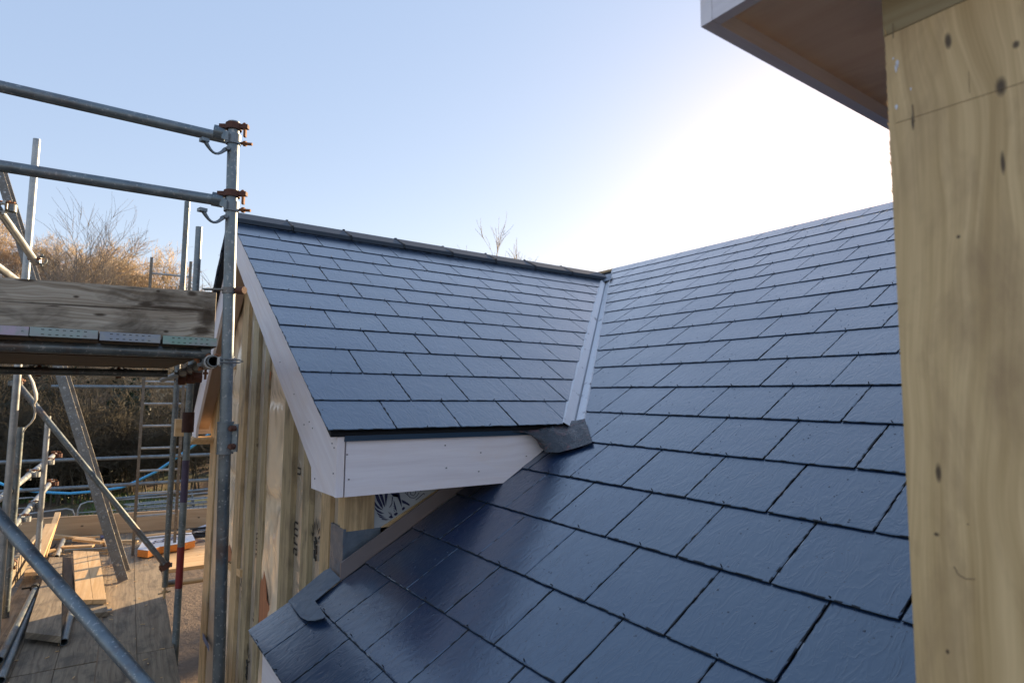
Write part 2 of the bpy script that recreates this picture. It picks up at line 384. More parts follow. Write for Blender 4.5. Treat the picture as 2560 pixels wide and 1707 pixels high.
def clip(poly, a, b, c):
    """keep a*s+b*t<=c"""
    out = []; n = len(poly)
    for i in range(n):
        p, q = poly[i], poly[(i+1) % n]
        dp, dq = a*p[0]+b*p[1]-c, a*q[0]+b*q[1]-c
        if dp <= 0: out.append(p)
        if (dp < 0 < dq) or (dq < 0 < dp):
            t = dp/(dp-dq); out.append((p[0]+(q[0]-p[0])*t, p[1]+(q[1]-p[1])*t))
    return out
def slates(mb, O, es, et, n, rows, smin, smax, cuts, thk=.0060, drops=0, verge=False, lift=None):
    """rows: (t0, t1, phase); cuts(row)->list of (a,b,c)"""
    for ri, (t0, t1, ph) in enumerate(rows):
        thk = .0062 if not lift else lift(ri); hbase = thk*1.6
        k0 = math.floor((smin/WS)-1); k1 = math.ceil(smax/WS)+1
        for k in range(k0, k1):
            s0, s1 = (k+ph)*WS, (k+1+ph)*WS
            if verge:
                if s1-smin < .17: continue
                if s0-smin < .17: s0 = smin-.003
            js = rnd.uniform(-.0015, .0015)
            g = .0015+rnd.uniform(0, .0006)
            poly = [(s0+g+js, t0+rnd.uniform(-.0012, .0012)), (s1-g+js, t0+rnd.uniform(-.0012, .0012)), (s1-g+js, t1), (s0+g+js, t1)]
            poly = clip(poly, -1, 0, -smin); poly = clip(poly, 1, 0, smax) if poly else poly
            for (a, b, c) in cuts(ri):
                if len(poly) > 2: poly = clip(poly, a, b, c)
            if len(poly) < 3: continue
            ar = sum(poly[i][0]*poly[(i+1) % len(poly)][1]-poly[(i+1) % len(poly)][0]*poly[i][1] for i in range(len(poly)))/2
            if ar < 2e-3: continue
            # subdivide
            outer = []; inner = []
            m = len(poly)
            for i in range(m):
                p, q, pr = poly[i], poly[(i+1) % m], poly[i-1]
                L = math.hypot(q[0]-p[0], q[1]-p[1])
                if L < 1e-5: continue
                nx, ny = -(q[1]-p[1])/L, (q[0]-p[0])/L
                steps = max(1, int(L/.02))
                for st in range(steps):
                    t = st/steps; x = p[0]+(q[0]-p[0])*t; y = p[1]+(q[1]-p[1])*t
                    j = rnd.uniform(-.0009, .0011); ins = .0028+rnd.uniform(-.001, .0018)
                    if st == 0:
                        L2 = math.hypot(p[0]-pr[0], p[1]-pr[1]) or 1; mx, my = -(p[1]-pr[1])/L2, (p[0]-pr[0])/L2
                        outer.append((x+(nx+mx)*.001, y+(ny+my)*.001)); inner.append((x+(nx+mx)*ins, y+(ny+my)*ins))
                    else:
                        outer.append((x+nx*j, y+ny*j)); inner.append((x+nx*ins, y+ny*ins))
            hb = hbase+rnd.uniform(-.10, .14)*thk; hs = rnd.uniform(-.18, .18)*thk
            H = lambda p: -hbase+hb*(1-(p[1]-t0)/(t1-t0))+hs*(p[0]-s0)/WS*(1-(p[1]-t0)/(t1-t0))
            P = lambda p, dh: O+es*p[0]+et*p[1]+n*(H(p)+dh)
            ou, ov = rnd.random()*30, rnd.random()*30
            mb.ct = rnd.random()
            mb.face([P(p, 0) for p in inner], [(p[0]+ou, p[1]+ov) for p in inner], 0)
            nn = len(outer)
            for i in range(nn):
                a, b = i, (i+1) % nn
                mb.face([P(outer[a], -.0014), P(outer[b], -.0014), P(inner[b], 0), P(inner[a], 0)], [(outer[a][0]+ou, outer[a][1]+ov), (outer[b][0]+ou, outer[b][1]+ov), (inner[b][0]+ou, inner[b][1]+ov), (inner[a][0]+ou, inner[a][1]+ov)], 0 if rnd.random() < .6 else 1)
                mb.face([P(outer[a], -thk), P(outer[b], -thk), P(outer[b], -.0014), P(outer[a], -.0014)], None, 1)
            # rivet nib at the centre of the tail
            if len(poly) == 4 and rnd.random() < .85:
                c = ((s0+s1)/2+rnd.uniform(-.012, .012), t0+.006+rnd.uniform(0, .004)); b0 = P(c, 0)
                a_ = n*.8+et*rnd.uniform(-.6, .2)+es*rnd.uniform(-.4, .4)
                mb.tube(b0, b0+a_*.010, .0022, 6, mi=1, r1=.0014)
            if drops:
                for _ in range(int(drops*rnd.random()*2)):
                    c = (rnd.uniform(s0+.02, s1-.02), rnd.uniform(t0+.01, min(t1-.05, t0+.25)))
                    if any(a*c[0]+b*c[1] > cc-.01 for (a, b, cc) in cuts(ri)) or not (smin < c[0] < smax): continue
                    b0 = P(c, 0); rr = rnd.uniform(.0014, .0036)
                    vs = [b0+n*rr*.55]; 
                    for kk, (hh, rf) in enumerate(((.40, .6), (0, 1.0))):
                        vs += [b0+n*rr*hh+(es*math.cos(a6)+et*math.sin(a6)*1.15)*rr*rf for a6 in [i*math.pi/3 for i in range(6)]]
                    mb.idx(vs, [(0, 1+i, 1+(i+1) % 6) for i in range(6)]+[(1+i, 7+i, 7+(i+1) % 6, 1+(i+1) % 6) for i in range(6)], mi=2)

# ---- valley lines in plan (measured): dormer slates end on A, main slates end on B
VA = (V((1.954, 2.365)), V((4.40, 4.70))); VB = (V((2.082, 2.362)), V((4.60, 4.775)))
# ---- main roof: s = y-PM.y, t up slope
rows = []
tv = [(-2.85, -1.92, .5), (-1.92, -.96, 0), (-.96, 0, .5)] + [(i, i+1, 0 if i % 2 == 0 else .5) for i in range(0, 15)] + [(15, 15.9, .5)]
for (a, b, ph) in tv: rows.append((a*GM, b*GM+(.05 if b < 15.5 else 0), ph))
yof = lambda y: y-PM.y
tofx = lambda x: (x-PM.x)/math.cos(AM)
b0, b1 = VB
sb0, tb0, sb1, tb1 = yof(b0.y), tofx(b0.x), yof(b1.y), tofx(b1.x)
kk_ = (sb1-sb0)/(tb1-tb0)                                   # s = sb0 + kk*(t-tb0)
def cutsM(ri):
    t0 = tv[ri][0]*GM
    if ri == 0: return [(1, 0, yof(2.752))]
    if t0 < 2.4*GM: return [(1, 0, yof(2.583))]
    return [(1, -kk_, sb0-kk_*tb0), (1, 0, yof(5.0))]
mb = MB(); slates(mb, PM, V((0, 1, 0)), eM, nM, rows, yof(-3.4), yof(5.2), cutsM, drops=7, lift=lambda i: max(.0036, .0062-.00026*i))
main_roof = mb.build('slate_roof', [M['slate'], M['edge'], M['drop']], house)
main_roof['label'] = 'large main slate roof rising to the right, wet with rain drops'
# underlay sheets of the main roof
def Mp(y, t, h): return V((PM.x, y, PM.z))+eM*t+nM*h
um = MB()
um.prism([Mp(-3.4, -2.80*GM, -.022), Mp(2.583, -2.80*GM, -.022), Mp(2.583, 2.5*GM, -.022), Mp(2.583, tb0+(2.583-b0.y)/kk_, -.022), Mp(4.95, tb0+(4.95-b0.y)/kk_, -.022), Mp(4.95, 15.86*GM, -.022), Mp(-3.4, 15.86*GM, -.022)], -nM*.02)
um.prism([Mp(2.583, -2.80*GM, -.023), Mp(2.745, -2.80*GM, -.023), Mp(2.745, -1.85*GM, -.023), Mp(2.583, -1.85*GM, -.023)], -nM*.02)
um.build('roof_underlay', M['under'], house)
rb = MB(); rt = Mp(0, 15.9*GM, 0)
rb.box((rt.x+.03, 4.05, rt.z-.05), (0, 1.6, 0), (.04, 0, 0), (0, 0, .052)); rb.build('ridge_board', M['stud'], house)
rb = MB(); rb.prism([(rt.x+.01, -3.4, rt.z-.03), (rt.x+5, -3.4, rt.z-2.9), (rt.x+5, 5.6, rt.z-2.9), (rt.x+.01, 5.6, rt.z-.03)], (0, 0, -.03)); rb.build('rear_roof_slope', M['under'], house)
# eaves board under lowest course
eb = MB(); e0 = Mp(0, -2.80*GM, -.03)
eb.box((e0.x+.03, -3.4, e0.z-.20), (0, 6.12, 0), (.022, 0, 0), (0, 0, .18)); eb.build('fascia', M['primer'], house)
eb = MB(); eb.box((e0.x+.055, -3.4, e0.z-.20), (0, 6.0, 0), (.33, 0, 0), (0, 0, .012)); eb.build('soffit', M['soffit'], house)

# ---- dormer (cross wing) roof, near slope
YR = 4.85
rowsD = []
for v in range(0, 12):
    t0, t1 = v*GD, (v+1)*GD
    if v == 0: t0 = .022
    if v == 11: t1 = (YR-PD.y)/math.cos(AD)-.01
    rowsD.append((t0, t1+(.05 if v < 11 else 0), 0 if v % 2 == 0 else .5))
a0, a1 = VA
ya = lambda y: (y-PD.y)/math.cos(AD)
ka = (a1.x-a0.x)/(ya(a1.y)-ya(a0.y)); ca = (a0.x-PD.x)-ka*ya(a0.y)
mb = MB(); slates(mb, PD, V((1, 0, 0)), eD, nD, rowsD, .745-PD.x, 5.0, lambda r: [(1, -ka, ca)], drops=1.5, verge=True, lift=lambda i: .0038)
dorm = mb.build('slate_roof', [M['slate'], M['edge'], M['drop']], house)
dorm['label'] = 'smaller slate roof slope of the gabled wing, with angular ridge'
def Dp(x, t, h): return V((x, PD.y, PD.z))+eD*t+nD*h
tr = (YR-PD.y)/math.cos(AD)
um = MB(); um.prism([Dp(.765, .03, -.022), Dp(a0.x+.02, .03, -.022), Dp(a1.x+.05, ya(a1.y), -.022), Dp(a1.x+.2, tr-.01, -.022), Dp(.765, tr-.01, -.022)], -nD*.018); um.build('roof_underlay', M['under'], house)
# far slope of the wing
ZR = (PD+eD*tr).z
EF = V((0, 6.68, -.19)); sl_ = V((0, EF.y-YR, EF.z-ZR)); slL = sl_.length; eF = -sl_.normalized(); nF = V((0, -eF.z, eF.y)); nF = nF if nF.z > 0 else -nF
OF = V((5.0, EF.y, EF.z)); rowsF = [(i*GD, min((i+1)*GD+.05, slL), 0 if i % 2 else .5) for i in range(int(slL/GD)+1)]
mb = MB(); slates(mb, OF, V((-1, 0, 0)), eF, nF, rowsF, 0, 5-.745, lambda r: [])
far = mb.build('slate_roof', [M['slate'], M['edge'], M['drop']], house); far['label'] = 'steeper far slope of the gabled wing behind the scaffold post'
um = MB(); um.prism([V((.765, EF.y-.02, EF.z-.014)), V((5, EF.y-.02, EF.z-.014)), V((5, YR+.01, ZR-.024)), V((.765, YR+.01, ZR-.024))], -nF*.018); um.build('roof_underlay', M['under'], house)

# ---- ridge tiles
xs = [.748, 1.174, 1.632, 2.095, 2.562, 3.028, 3.49, 3.962, 4.43]
aw = .210
dn = V((0, -math.cos(.42), -math.sin(.42))); df = V((0, math.cos(.60), -math.sin(.60)))
apex = V((0, YR, ZR+.014))
for i in range(len(xs)-1):
    x0, x1 = xs[i]+.003, xs[i+1]-.003
    if i == len(xs)-2: x1 = 4.47
    r_ = MB(); j = rnd.uniform(-.003, .003)
    A = apex+V((0, 0, j)); pn = A+dn*aw; pf = A+df*aw
    prof = [pn+V((0, 0, -.033)), pn, A+V((0, -.012, .004)), A+V((0, .012, .004)), pf, pf+V((0, 0, -.034)), A+V((0, 0, -.03))]
    for q in prof: q.x = 0
    tip = -.06 if i == len(xs)-2 else 0
    ring = lambda x, g=0: [V((x+(g*tip if k in (0, 1, 4, 5) else 0), q.y, q.z)) for k, q in enumerate(prof)]
    a_, b_ = ring(x0), ring(x1+.0, -1 if tip else 0)
    n7 = 7
    for k in range(n7):
        k2 = (k+1) % n7; r_.face([a_[k], b_[k], b_[k2], a_[k2]][::-1], [(0, 0)]*4)
    r_.face(a_, None); r_.face(b_[::-1], None)
    rt_ = r_.build('ridge_tile', M['ridge'], dorm)
    if i < len(xs)-2:
        c_ = MB()
        for (dd, L_) in ((dn, aw+.003), (df, aw)):
            P0 = apex+V((x1-.012, 0, .004)); up = V((0, -dd.z, dd.y)); up = up if up.z > 0 else -up
            c_.box(P0, dd*L_, V((.014, 0, 0)), up*.004)
        c_.box(apex+dn*aw+V((x1-.012, -.004, -.029)), (0, .004, 0), (.012, 0, 0), (0, 0, .032))
        c_.box(apex+V((x1-.012, -.008, .006)), (.018, 0, 0), (0, .016, 0), (0, 0, .007))
        c_.build('union_clip', M['edge'], dorm)
# lead at ridge end / top of the valley
lm = MB()
q = [onM(1502, 706, .012), onM(1527, 700, .012), onM(1530, 684, .02), onM(1512, 688, .03), onM(1497, 703, .02)]
lm.prism(q, nM*.004); lm.build('lead_saddle', M['lead'], house)

# ---- valley trough
vm = MB(); NS = 26
A0 = V((1.954, 2.365, 0)); A1 = V((4.40, 4.70, 0)); B0 = V((2.082, 2.362, 0)); B1 = V((4.60, 4.775, 0))
def zD(y): return PD.z+(y-PD.y)*math.tan(AD)
def zM(x): return PM.z+(x-PM.x)*math.tan(AM)
rowsV = []
for i in range(NS+1):
    t = i/NS; t2 = -.012+t*1.0
    a, b = lerp(A0, A1, t2), lerp(B0, B1, t2)
    m = lerp(a, b, .50); a.z = zD(a.y)+.002; b.z = zM(b.x)+.004; 
    a2 = V((a.x, a.y, a.z-.006)); zc = (a.z+b.z)/2
    m.z = zc-.045+.0025*noise.noise((i*.4, 0, 0)); ml = lerp(a, b, .44); ml.z = zc-.028; mr = lerp(a, b, .58); mr.z = zc-.024
    rowsV.append([a-V((.03, 0, .012)), a, ml, m, mr, b, b+V((.03, 0, -.010))])
nv = len(rowsV[0])
vm.idx([p for r_ in rowsV for p in r_], [(i*nv+k, i*nv+k+1, (i+1)*nv+k+1, (i+1)*nv+k) for i in range(NS) for k in range(nv-1)], smooth=False)
vm.build('valley_gutter', M['valley'], house)
# lead outlet dressed over the slates at the foot of the valley
top = [aty(1268, 1078, 2.352), aty(1300, 1076, 2.345), aty(1340, 1074, 2.335), aty(1385, 1064, 2.335), onM(1418, 1052, .03), onM(1440, 1050, .02), onM(1462, 1046, .015)]
bot = [aty(1337, 1090, 2.335), aty(1343, 1105, 2.325), aty(1350, 1118, 2.318), onM(1366, 1130, .03), onM(1398, 1130, .018), onM(1440, 1119, .012), onM(1480, 1106, .009)]
mid1 = [aty(1332, 1080, 2.325), aty(1338, 1090, 2.30), aty(1352, 1102, 2.285), onM(1385, 1092, .075), onM(1420, 1088, .045), onM(1450, 1082, .02), onM(1470, 1072, .01)]
lm = MB(); G = []
for r_ in range(9):
    t = r_/8; row = []
    for k in range(6):
        for ss in range(4):
            u = ss/4
            f = lambda L: lerp(L[k], L[k+1], u)
            p = f(top)*(1-t)*(1-t)+f(mid1)*2*t*(1-t)+f(bot)*t*t
            p += (nM+V((0, -1, 0)))*(.007*noise.noise(p*18)+.004*noise.noise(p*45))*min(1, 3*t*(1-t)+.3)
            row.append(p)
    row.append(top[-1]*(1-t)**2+mid1[-1]*2*t*(1-t)+bot[-1]*t*t); G.append(row)
nc = len(G[0]); lm.idx([p for r_ in G for p in r_], [(i*nc+k, (i+1)*nc+k, (i+1)*nc+k+1, i*nc+k+1) for i in range(8) for k in range(nc-1)])
lm.build('lead_outlet', M['leadwet'], house)

# ---- near eave of the wing: fascia, vent strip, soffit
fm = MB(); fm.prism([(.832, 2.36, -.404), (1.583, 2.36, -.404), (1.80, 2.36, -.275), (1.86, 2.36, -.235), (1.86, 2.36, -.168), (.832, 2.36, -.168)], (0, .022, 0), (1, 0, 0), (0, 0, 1))
fas = fm.build('fascia', M['primer'], house)
nl = MB()
for (px, py) in [(868, 1136), (872, 1198), (1113, 1113), (1202, 1131), (1116, 1169), (1197, 1178), (1316, 1140)]:
    p = aty(px, py, 2.3585); nl = MB(); nl.cbox(p, (.006, 0, 0), (0, 0, .004), (0, .002, 0)); nl.build('nail', M['edge'], fas)
fm = MB(); fm.box((.822, 2.350, -.186), (1.06, 0, 0), (0, .03, 0), (0, 0, .022)); fm.build('vent_strip', M['fascdark'], house)
fm = MB(); fm.box((.832, 2.383, -.402), (1.0, 0, 0), (0, .232, 0), (0, 0, .010)); fm.build('soffit', M['soffit'], house)
# ---- bargeboards (x=.80 face)
XB = .80
inn = (4.80, .985)
bm_ = MB()
bm_.prism([(XB, 2.372, -.404), (XB, 2.41, -.404), (XB, 2.696, -.410), (XB, 2.708, -.322), (XB, inn[0], inn[1]), (XB, YR, ZR-.03), (XB, 2.372, zD(2.372)-.022)], (.022, 0, 0), eD, nD)
bg_ = bm_.build('bargeboard', M['primer'], house)
bm_ = MB(); bm_.box((XB-.006, 2.358, -.403), (0, 0, .238), (.031, 0, 0), (0, .014, 0)); bm_.build('end_board', M['primer'], bg_)
nl = MB()
for (px, py) in [(830, 1108), (835, 1119), (833, 1183), (787, 1196), (773, 1054), (760, 1061), (781, 1070), (640, 800), (700, 905), (735, 985)]:
    p = atx(px, py, XB-.001); nl = MB(); nl.cbox(p, (0, .005, 0), (0, 0, .006), (.002, 0, 0)); nl.build('nail', M['edge'], bg_)
bm_ = MB(); bm_.prism([(XB, YR+.001, ZR-.03), (XB, YR+.001, inn[1]+.04), (XB, 6.365, -.331), (XB, 6.39, -.42), (XB, 6.64, -.42), (XB, 6.64, -.215)], (.022, 0, 0), eF, nF)
fb_ = bm_.build('bargeboard', M['primer'], house); fb_['label'] = 'far bargeboard seen through the scaffold'
# gable soffits between bargeboard and wall
gs = MB(); gs.prism([(.823, 2.66, -.30), (.823, 4.83, 1.03), (.823, 4.83, 1.05), (.823, 2.66, -.28)], (.115, 0, 0), eD); gs.build('soffit', M['soffit'], house)
gs = MB(); gs.prism([(.823, 4.831, 1.03), (.823, 6.62, -.37), (.823, 6.62, -.35), (.823, 4.831, 1.05)], (.115, 0, 0), eF); gs.build('soffit', M['soffit'], house)
# ply box end under far eave
gs = MB()
for k in range(4): gs.box((.735+.012*k, 6.28-.01*k, -.475+.0145*k), (0, .36, 0), (.42, 0, 0), (0, 0, .0125))
gs.build('eaves_ply_sheets', M['pine'], house)
gs = MB(); gs.box((.823, 6.60, -.40), (.3, 0, 0), (0, .02, 0), (0, 0, .2)); gs.build('fascia', M['primer'], house)

# ---- gable stud wall at x=.94
XW = .94
def yw(px): return atx(px, 1300, XW).y
def ztop(y): return (zD(y)-.10) if y < YR else (ZR-.10+(y-YR)*(EF.z-ZR)/(EF.y-YR))
bandlist = [(516, 530, 'stud'), (562, 585, 'film'), (585, 600, 'stud'), (600, 613, 'foil'), (613, 627, 'studg'), (627, 648, 'foilp'),
            (648, 660, 'studg'), (660, 702, 'film'), (702, 727, 'studg'), (727, 755, 'foilp'), (755, 773, 'studg'), (773, 803, 'foilp'), (803, 826, 'stud'), (826, 845, 'foil'), (845, 861, 'stud')]
def wallstrip(px0, px1, depth, thick, mat, name, bulge=0):
    a_seed = px0*.37
    y1, y0 = yw(px0)-.004, yw(px1)+.004
    m = MB(); n = 34 if bulge else 1; mz = 110 if bulge else 1
    if not bulge:
        za, zb = min(ztop(y0), 9), ztop(y1)
        pts = [(XW+depth, y0, GZ), (XW+depth, y1, GZ), (XW+depth, y1, zb), (XW+depth, y0, za)]
        if y0 < YR < y1: pts = pts[:3]+[(XW+depth, YR, ztop(YR))]+pts[3:]
        m.prism(pts, (thick, 0, 0), (0, 0, 1), (0, 1, 0))
    else:
        g = []
        for i in range(mz+1):
            for k in range(n+1):
                y = y0+(y1-y0)*k/n; z0 = GZ; z1 = ztop(y); z = z0+(z1-z0)*i/mz
                e = math.sin(math.pi*k/n)**.5
                d = depth-bulge*e*(.55+.45*noise.noise((y*5, z*1.2, 0)))-.034*noise.noise((y*3.2+z*1.1, z*2.2, 4))*e-.012*noise.noise((y*7-z*4, z*5, 1))*e
                fold = math.exp(-((z+.05-.0*y)/.02)**2)+math.exp(-((z+.66)/.025)**2)+math.exp(-((z+1.9)/.03)**2)
                yb = (.030*noise.noise((z*1.3, 3, a_seed))+.012*noise.noise((z*4, 1, a_seed)))*(k/n)
                g.append((XW+d+.030*fold*e, y+yb, z))
        m.idx(g, [(i*(n+1)+k, (i+1)*(n+1)+k, (i+1)*(n+1)+k+1, i*(n+1)+k+1) for i in range(mz) for k in range(n)])
    return m.build(name, mat, house)
prev = None
for (a, b, k) in bandlist:
    if k.startswith('stud'): wallstrip(a, b, -.004+rnd.uniform(-.003, .003), .06, M[k], 'wall_stud')
    elif k == 'film': wallstrip(a, b, .008, 0, M['film'], 'breather_film', .03 if a > 600 else .012)
    elif k == 'foil' or k == 'foilp': wallstrip(a, b, .018+.006*(k == 'foilp'), .02, M['foil'], 'insulation_panel')
wallstrip(530, 562, .012, .03, M['foil'], 'insulation_panel')
wl = MB(); wl.box((XW+.045, 2.66, GZ), (0, 3.80, 0), (.06, 0, 0), (0, 0, 3.15)); wl.build('wall_sheathing', M['deckdark'], house)
# cross noggins and reddish timber
for (p0, p1, mt) in [((562, 1400), (600, 1425), 'pine'), ((562, 912), (588, 905), 'stud')]:
    a, b = atx(*p0, XW-.006), atx(*p1, XW-.006)
    m = MB(); m.prism([a, b, b+V((0, 0, -.05)), a+V((0, 0, -.05))], (.03, 0, 0), (0, 1, 0), (0, 0, 1)); m.build('noggin', M[mt], house)
for pl in [[(566, 1310), (583, 1400), (562, 1405), (562, 1290)], [(662, 1420), (668, 1500), (690, 1560), (650, 1600), (648, 1480)], [(566, 925), (580, 925), (575, 985), (566, 1050)], [(665, 905), (678, 930), (672, 1000), (662, 985)]]:
    m = MB(); m.prism([atx(*q, XW+.002) for q in pl], (-.006, 0, 0), (0, 0, 1), (0, 1, 0)); m.build('reddish_batten', M['orangewood'], house)
for q in [[(507, 1580), (523, 1612), (523, 1628), (507, 1596)], [(535, 1642), (548, 1668), (548, 1680), (535, 1656)]]:
    m = MB(); m.prism([atx(*p, XW-.010) for p in q], (-.002, 0, 0)); m.build('blue_tape', M['tape'], house)
# prints on the foil: black fan emblems and vertical lettering
def flat_text(body, size, pos, right, up, mat, name, parent, thick=.0008, sx=1.0):
    cu = bpy.data.curves.new('t', 'FONT'); cu.body = body; cu.size = size; cu.align_x = 'LEFT'
    ob = bpy.data.objects.new('t', cu); COL.objects.link(ob)
    dg = bpy.context.evaluated_depsgraph_get(); me = bpy.data.meshes.new_from_object(ob.evaluated_get(dg))
    COL.objects.unlink(ob); bpy.data.objects.remove(ob)
    m = MB(); nrm = right.cross(up)
    vs = [V(pos)+right*v.co.x*sx+up*v.co.y+nrm*thick for v in me.vertices]
    m.idx(vs, [tuple(p.vertices) for p in me.polygons], smooth=False)
    return m.build(name, mat, parent)
FN = V((-1, 0, 0)); rgt = V((0, 0, 1)); upv = V((0, 1, 0))
def fan(px, py, size, parent=house, mirror=1):
    c = atx(px, py, XW+.0165); m = MB()
    for k in range(7):
        a = math.radians(-70+k*24); L = size*(1-.05*abs(k-3))
        d = V((0, math.sin(a)*.85*mirror, math.cos(a))); pd = V((0, math.cos(a)*.85, -math.sin(a)))
        m.face([c+d*size*.35-pd*.002, c+d*L*.7-pd*size*.075, c+d*L, c+d*L*.7+pd*size*.075], None)
        m.f[-1] = m.f[-1][::-1] if FN.dot((V(m.v[m.f[-1][1]])-V(m.v[m.f[-1][0]])).cross(V(m.v[m.f[-1][2]])-V(m.v[m.f[-1][1]]))) < 0 else m.f[-1]
    for (u0, w0, u1, w1) in [(-.1, -.3, .12, .15), (-.35, .05, -.05, .25), (-.55, -.2, -.2, -.12), (-.75, .1, -.4, .2), (-.8, -.25, -.62, .12)]:
        p, q = c+V((0, w0*size*.6, u0*size)), c+V((0, w1*size*.6, u1*size)); m.sweep([p, q], size*.045, 4)
    m.build('printed_emblem', M['inkblk'], parent)
for (px, py, sz) in [(789, 1350, .12), (637, 1120, .13), (606, 1475, .13), (638, 1565, .13), (617, 1655, .13)]: fan(px, py, sz)
def wtext(body, px, py, size, sx=1.0):
    p = atx(px, py, XW+.0105); return flat_text(body, size, p, V((0, .10, .995)), V((0, -1, 0)).lerp(V((0, -1, 0)), 1), M['inkblk'], 'printed_lettering', house)
for (b, px, py, sz) in [('arm', 742, 1392, .16), ('u', 752, 1192, .15), ('arm', 644, 1400, .15), ('arm', 642, 1020, .15)]:
    p = atx(px, py, XW+.022); flat_text(b, sz, p, V((0, 0, 1)), V((0, 1, 0)), M['inkblk'], 'printed_lettering', house, thick=.0012, sx=.75)

# ---- cheek wall (y=2.62) under the near eave
YC = 2.62
ck = MB(); ck.box((.925, YC, -.600), (0, 0, .21), (.138, 0, 0), (0, .05, 0)); ck.build('corner_post', M['stud'], house)
ck = MB(); ck.box((1.064, YC+.006, -.75), (.85, 0, 0), (0, .03, 0), (0, 0, .36)); ib = ck.build('insulation_panel', M['board'], house); ib['label'] = 'silver faced insulation board printed with a navy lion emblem'
def ckp(cx, cy, d=.0045): return aty(820+cx/5.88, 1200+cy/5.88, YC+d)
lp = MB()
blades = [[(683, 190), (728, 188), (760, 270), (795, 350), (812, 425), (770, 385), (720, 300)],
          [(745, 185), (790, 183), (815, 260), (835, 340), (838, 400), (812, 360), (775, 270)],
          [(832, 182), (885, 180), (868, 270), (858, 330), (852, 385), (838, 300)],
          [(680, 300), (715, 350), (760, 400), (812, 440), (770, 430), (725, 410), (690, 370)],
          [(683, 390), (720, 430), (770, 460), (830, 490), (775, 490), (725, 465), (695, 430)],
          [(715, 470), (765, 500), (825, 530), (780, 528), (740, 510)],
          [(740, 520), (800, 540), (860, 552), (800, 560), (760, 545)],
          [(780, 565), (830, 568), (900, 575), (850, 586), (800, 582)],
          [(915, 180), (1000, 172), (1050, 190), (1062, 250), (1080, 320), (1085, 400), (1065, 330), (1040, 250), (1025, 205), (970, 200), (950, 235)],
          [(940, 240), (955, 250), (945, 330), (925, 400), (935, 320)],
          [(965, 290), (975, 310), (1000, 390), (1015, 470), (985, 420), (968, 350)],
          [(1080, 285), (1130, 305), (1198, 350), (1200, 378), (1140, 350), (1095, 335)],
          [(1085, 415), (1110, 390), (1138, 400), (1120, 430), (1095, 445)],
          [(890, 545), (925, 510), (920, 455), (940, 520), (960, 550), (920, 560)],
          [(970, 490), (1010, 470), (1030, 485), (1000, 520), (975, 515)]]
for b in blades:
    c = ckp(sum(q[0] for q in b)/len(b), sum(q[1] for q in b)/len(b))
    pts = [ckp(*q) for q in b]
    for i in range(len(pts)):
        t = [pts[i], pts[(i+1) % len(pts)], c]
        if (t[1]-t[0]).cross(t[2]-t[0]).y > 0: t = t[::-1]
        lp.face(t, None)
for st in [[(1175, 170), (1170, 215), (1210, 255), (1265, 262), (1305, 235), (1340, 180)], [(1205, 165), (1215, 210), (1255, 228), (1290, 190), (1285, 150)], [(1130, 180), (1165, 215)], [(1290, 290), (1410, 190), (1420, 215)], [(1345, 130), (1365, 160)], [(905, 400), (945, 330)], [(960, 380), (985, 395)], [(965, 410), (990, 425)], [(965, 440), (985, 460)], [(890, 470), (915, 500)]]:
    lp.sweep([ckp(*q, -.001+.0055) for q in st], .0016, 4)
lp.build('printed_emblem', M['ink'], ib)
ck = MB(); p0, p1 = ckp(770, 705, -.002), ckp(1640, 125, -.002)
ck.prism([p0, p1, p1+V((0, 0, -.030)), p0+V((0, 0, -.030))], (0, .02, 0), p1-p0, (0, 0, 1)); ck.build('sloping_batten', M['stud'], house)
# lead upstand wrapping the corner
lm = MB(); lm.box((.928, YC-.002, -.80), (.44, 0, 0), (0, .02, 0), (0, 0, .203)); lm.box((.922, YC-.004, -.83), (0, .17, 0), (.012, 0, 0), (0, 0, .245)); lm.build('lead_flashing', M['lead'], house)
pl = [onM(721, 1502.6, .004), onM(811, 1427, .004), onM(826, 1420, .004), onM(853, 1448, .004), onM(788, 1502, .012), onM(815, 1540, .013), onM(806, 1546, .013), onM(787, 1551, .012), onM(769, 1551, .012), onM(753, 1543, .012), onM(735, 1522, .012)]
lm = MB(); lm.prism(pl, nM*.003); lm.build('lead_apron', M['lead'], house)
# upstand board along the slates
u0, u1 = aty(862, 1397, 2.583), aty(1153, 1200, 2.583)
c0, c1 = onM(879, 1430, -.006), onM(1180, 1205, -.006)
ub = MB(); x0, x1 = .905, 1.66
ub.prism([(x0, 2.586, zM(x0)-.004), (x1, 2.586, zM(x1)-.004), (x1, 2.586, zM(x1)+.072), (x0, 2.586, zM(x0)+.072)], (0, .008, 0), eM, nM)
ub.build('upstand_strip', mat_plain('dull_zinc_strip', (.22, .19, .19), .3, .35, .15, 5), house)

# ---- near gable at the right: wall panel, corner, soffit
PX = .925
kn = []
def kn_at(px, py, ru, rv): p = atx(px, py, PX); kn.append((p.z+5, p.y+5, ru*1.5, rv*1.5))
kn_at(2502, 218, .010, .0045); kn_at(2370, 103, .009, .003); kn_at(2540, 112, .004, .003); kn_at(2507, 408, .012, .002); kn_at(2346, 1181, .010, .0028); kn_at(2341, 1335, .002, .0025); kn_at(2369, 1628, .0025, .0018); kn_at(2396, 592, .002, .0018); kn_at(2282, 305, .010, .0015)
kn_at(2420, 1310, .0009, .0009)
M['nearply'] = mat_wood('pine_ply_close', (.73, .545, .285), (.50, .35, .16), knots=kn, gs=1.0, rough=.6, stain=(.35, .235, .12), stain_amt=.75, bumps=.06, wavy=.04)
M['nearply2'] = mat_wood('olive_ply', (.36, .30, .17), (.29, .22, .11), gs=1.2, rough=.6, bumps=.06)
zj0 = atx(2225, 88, PX); zj1 = atx(2417, 0, PX)
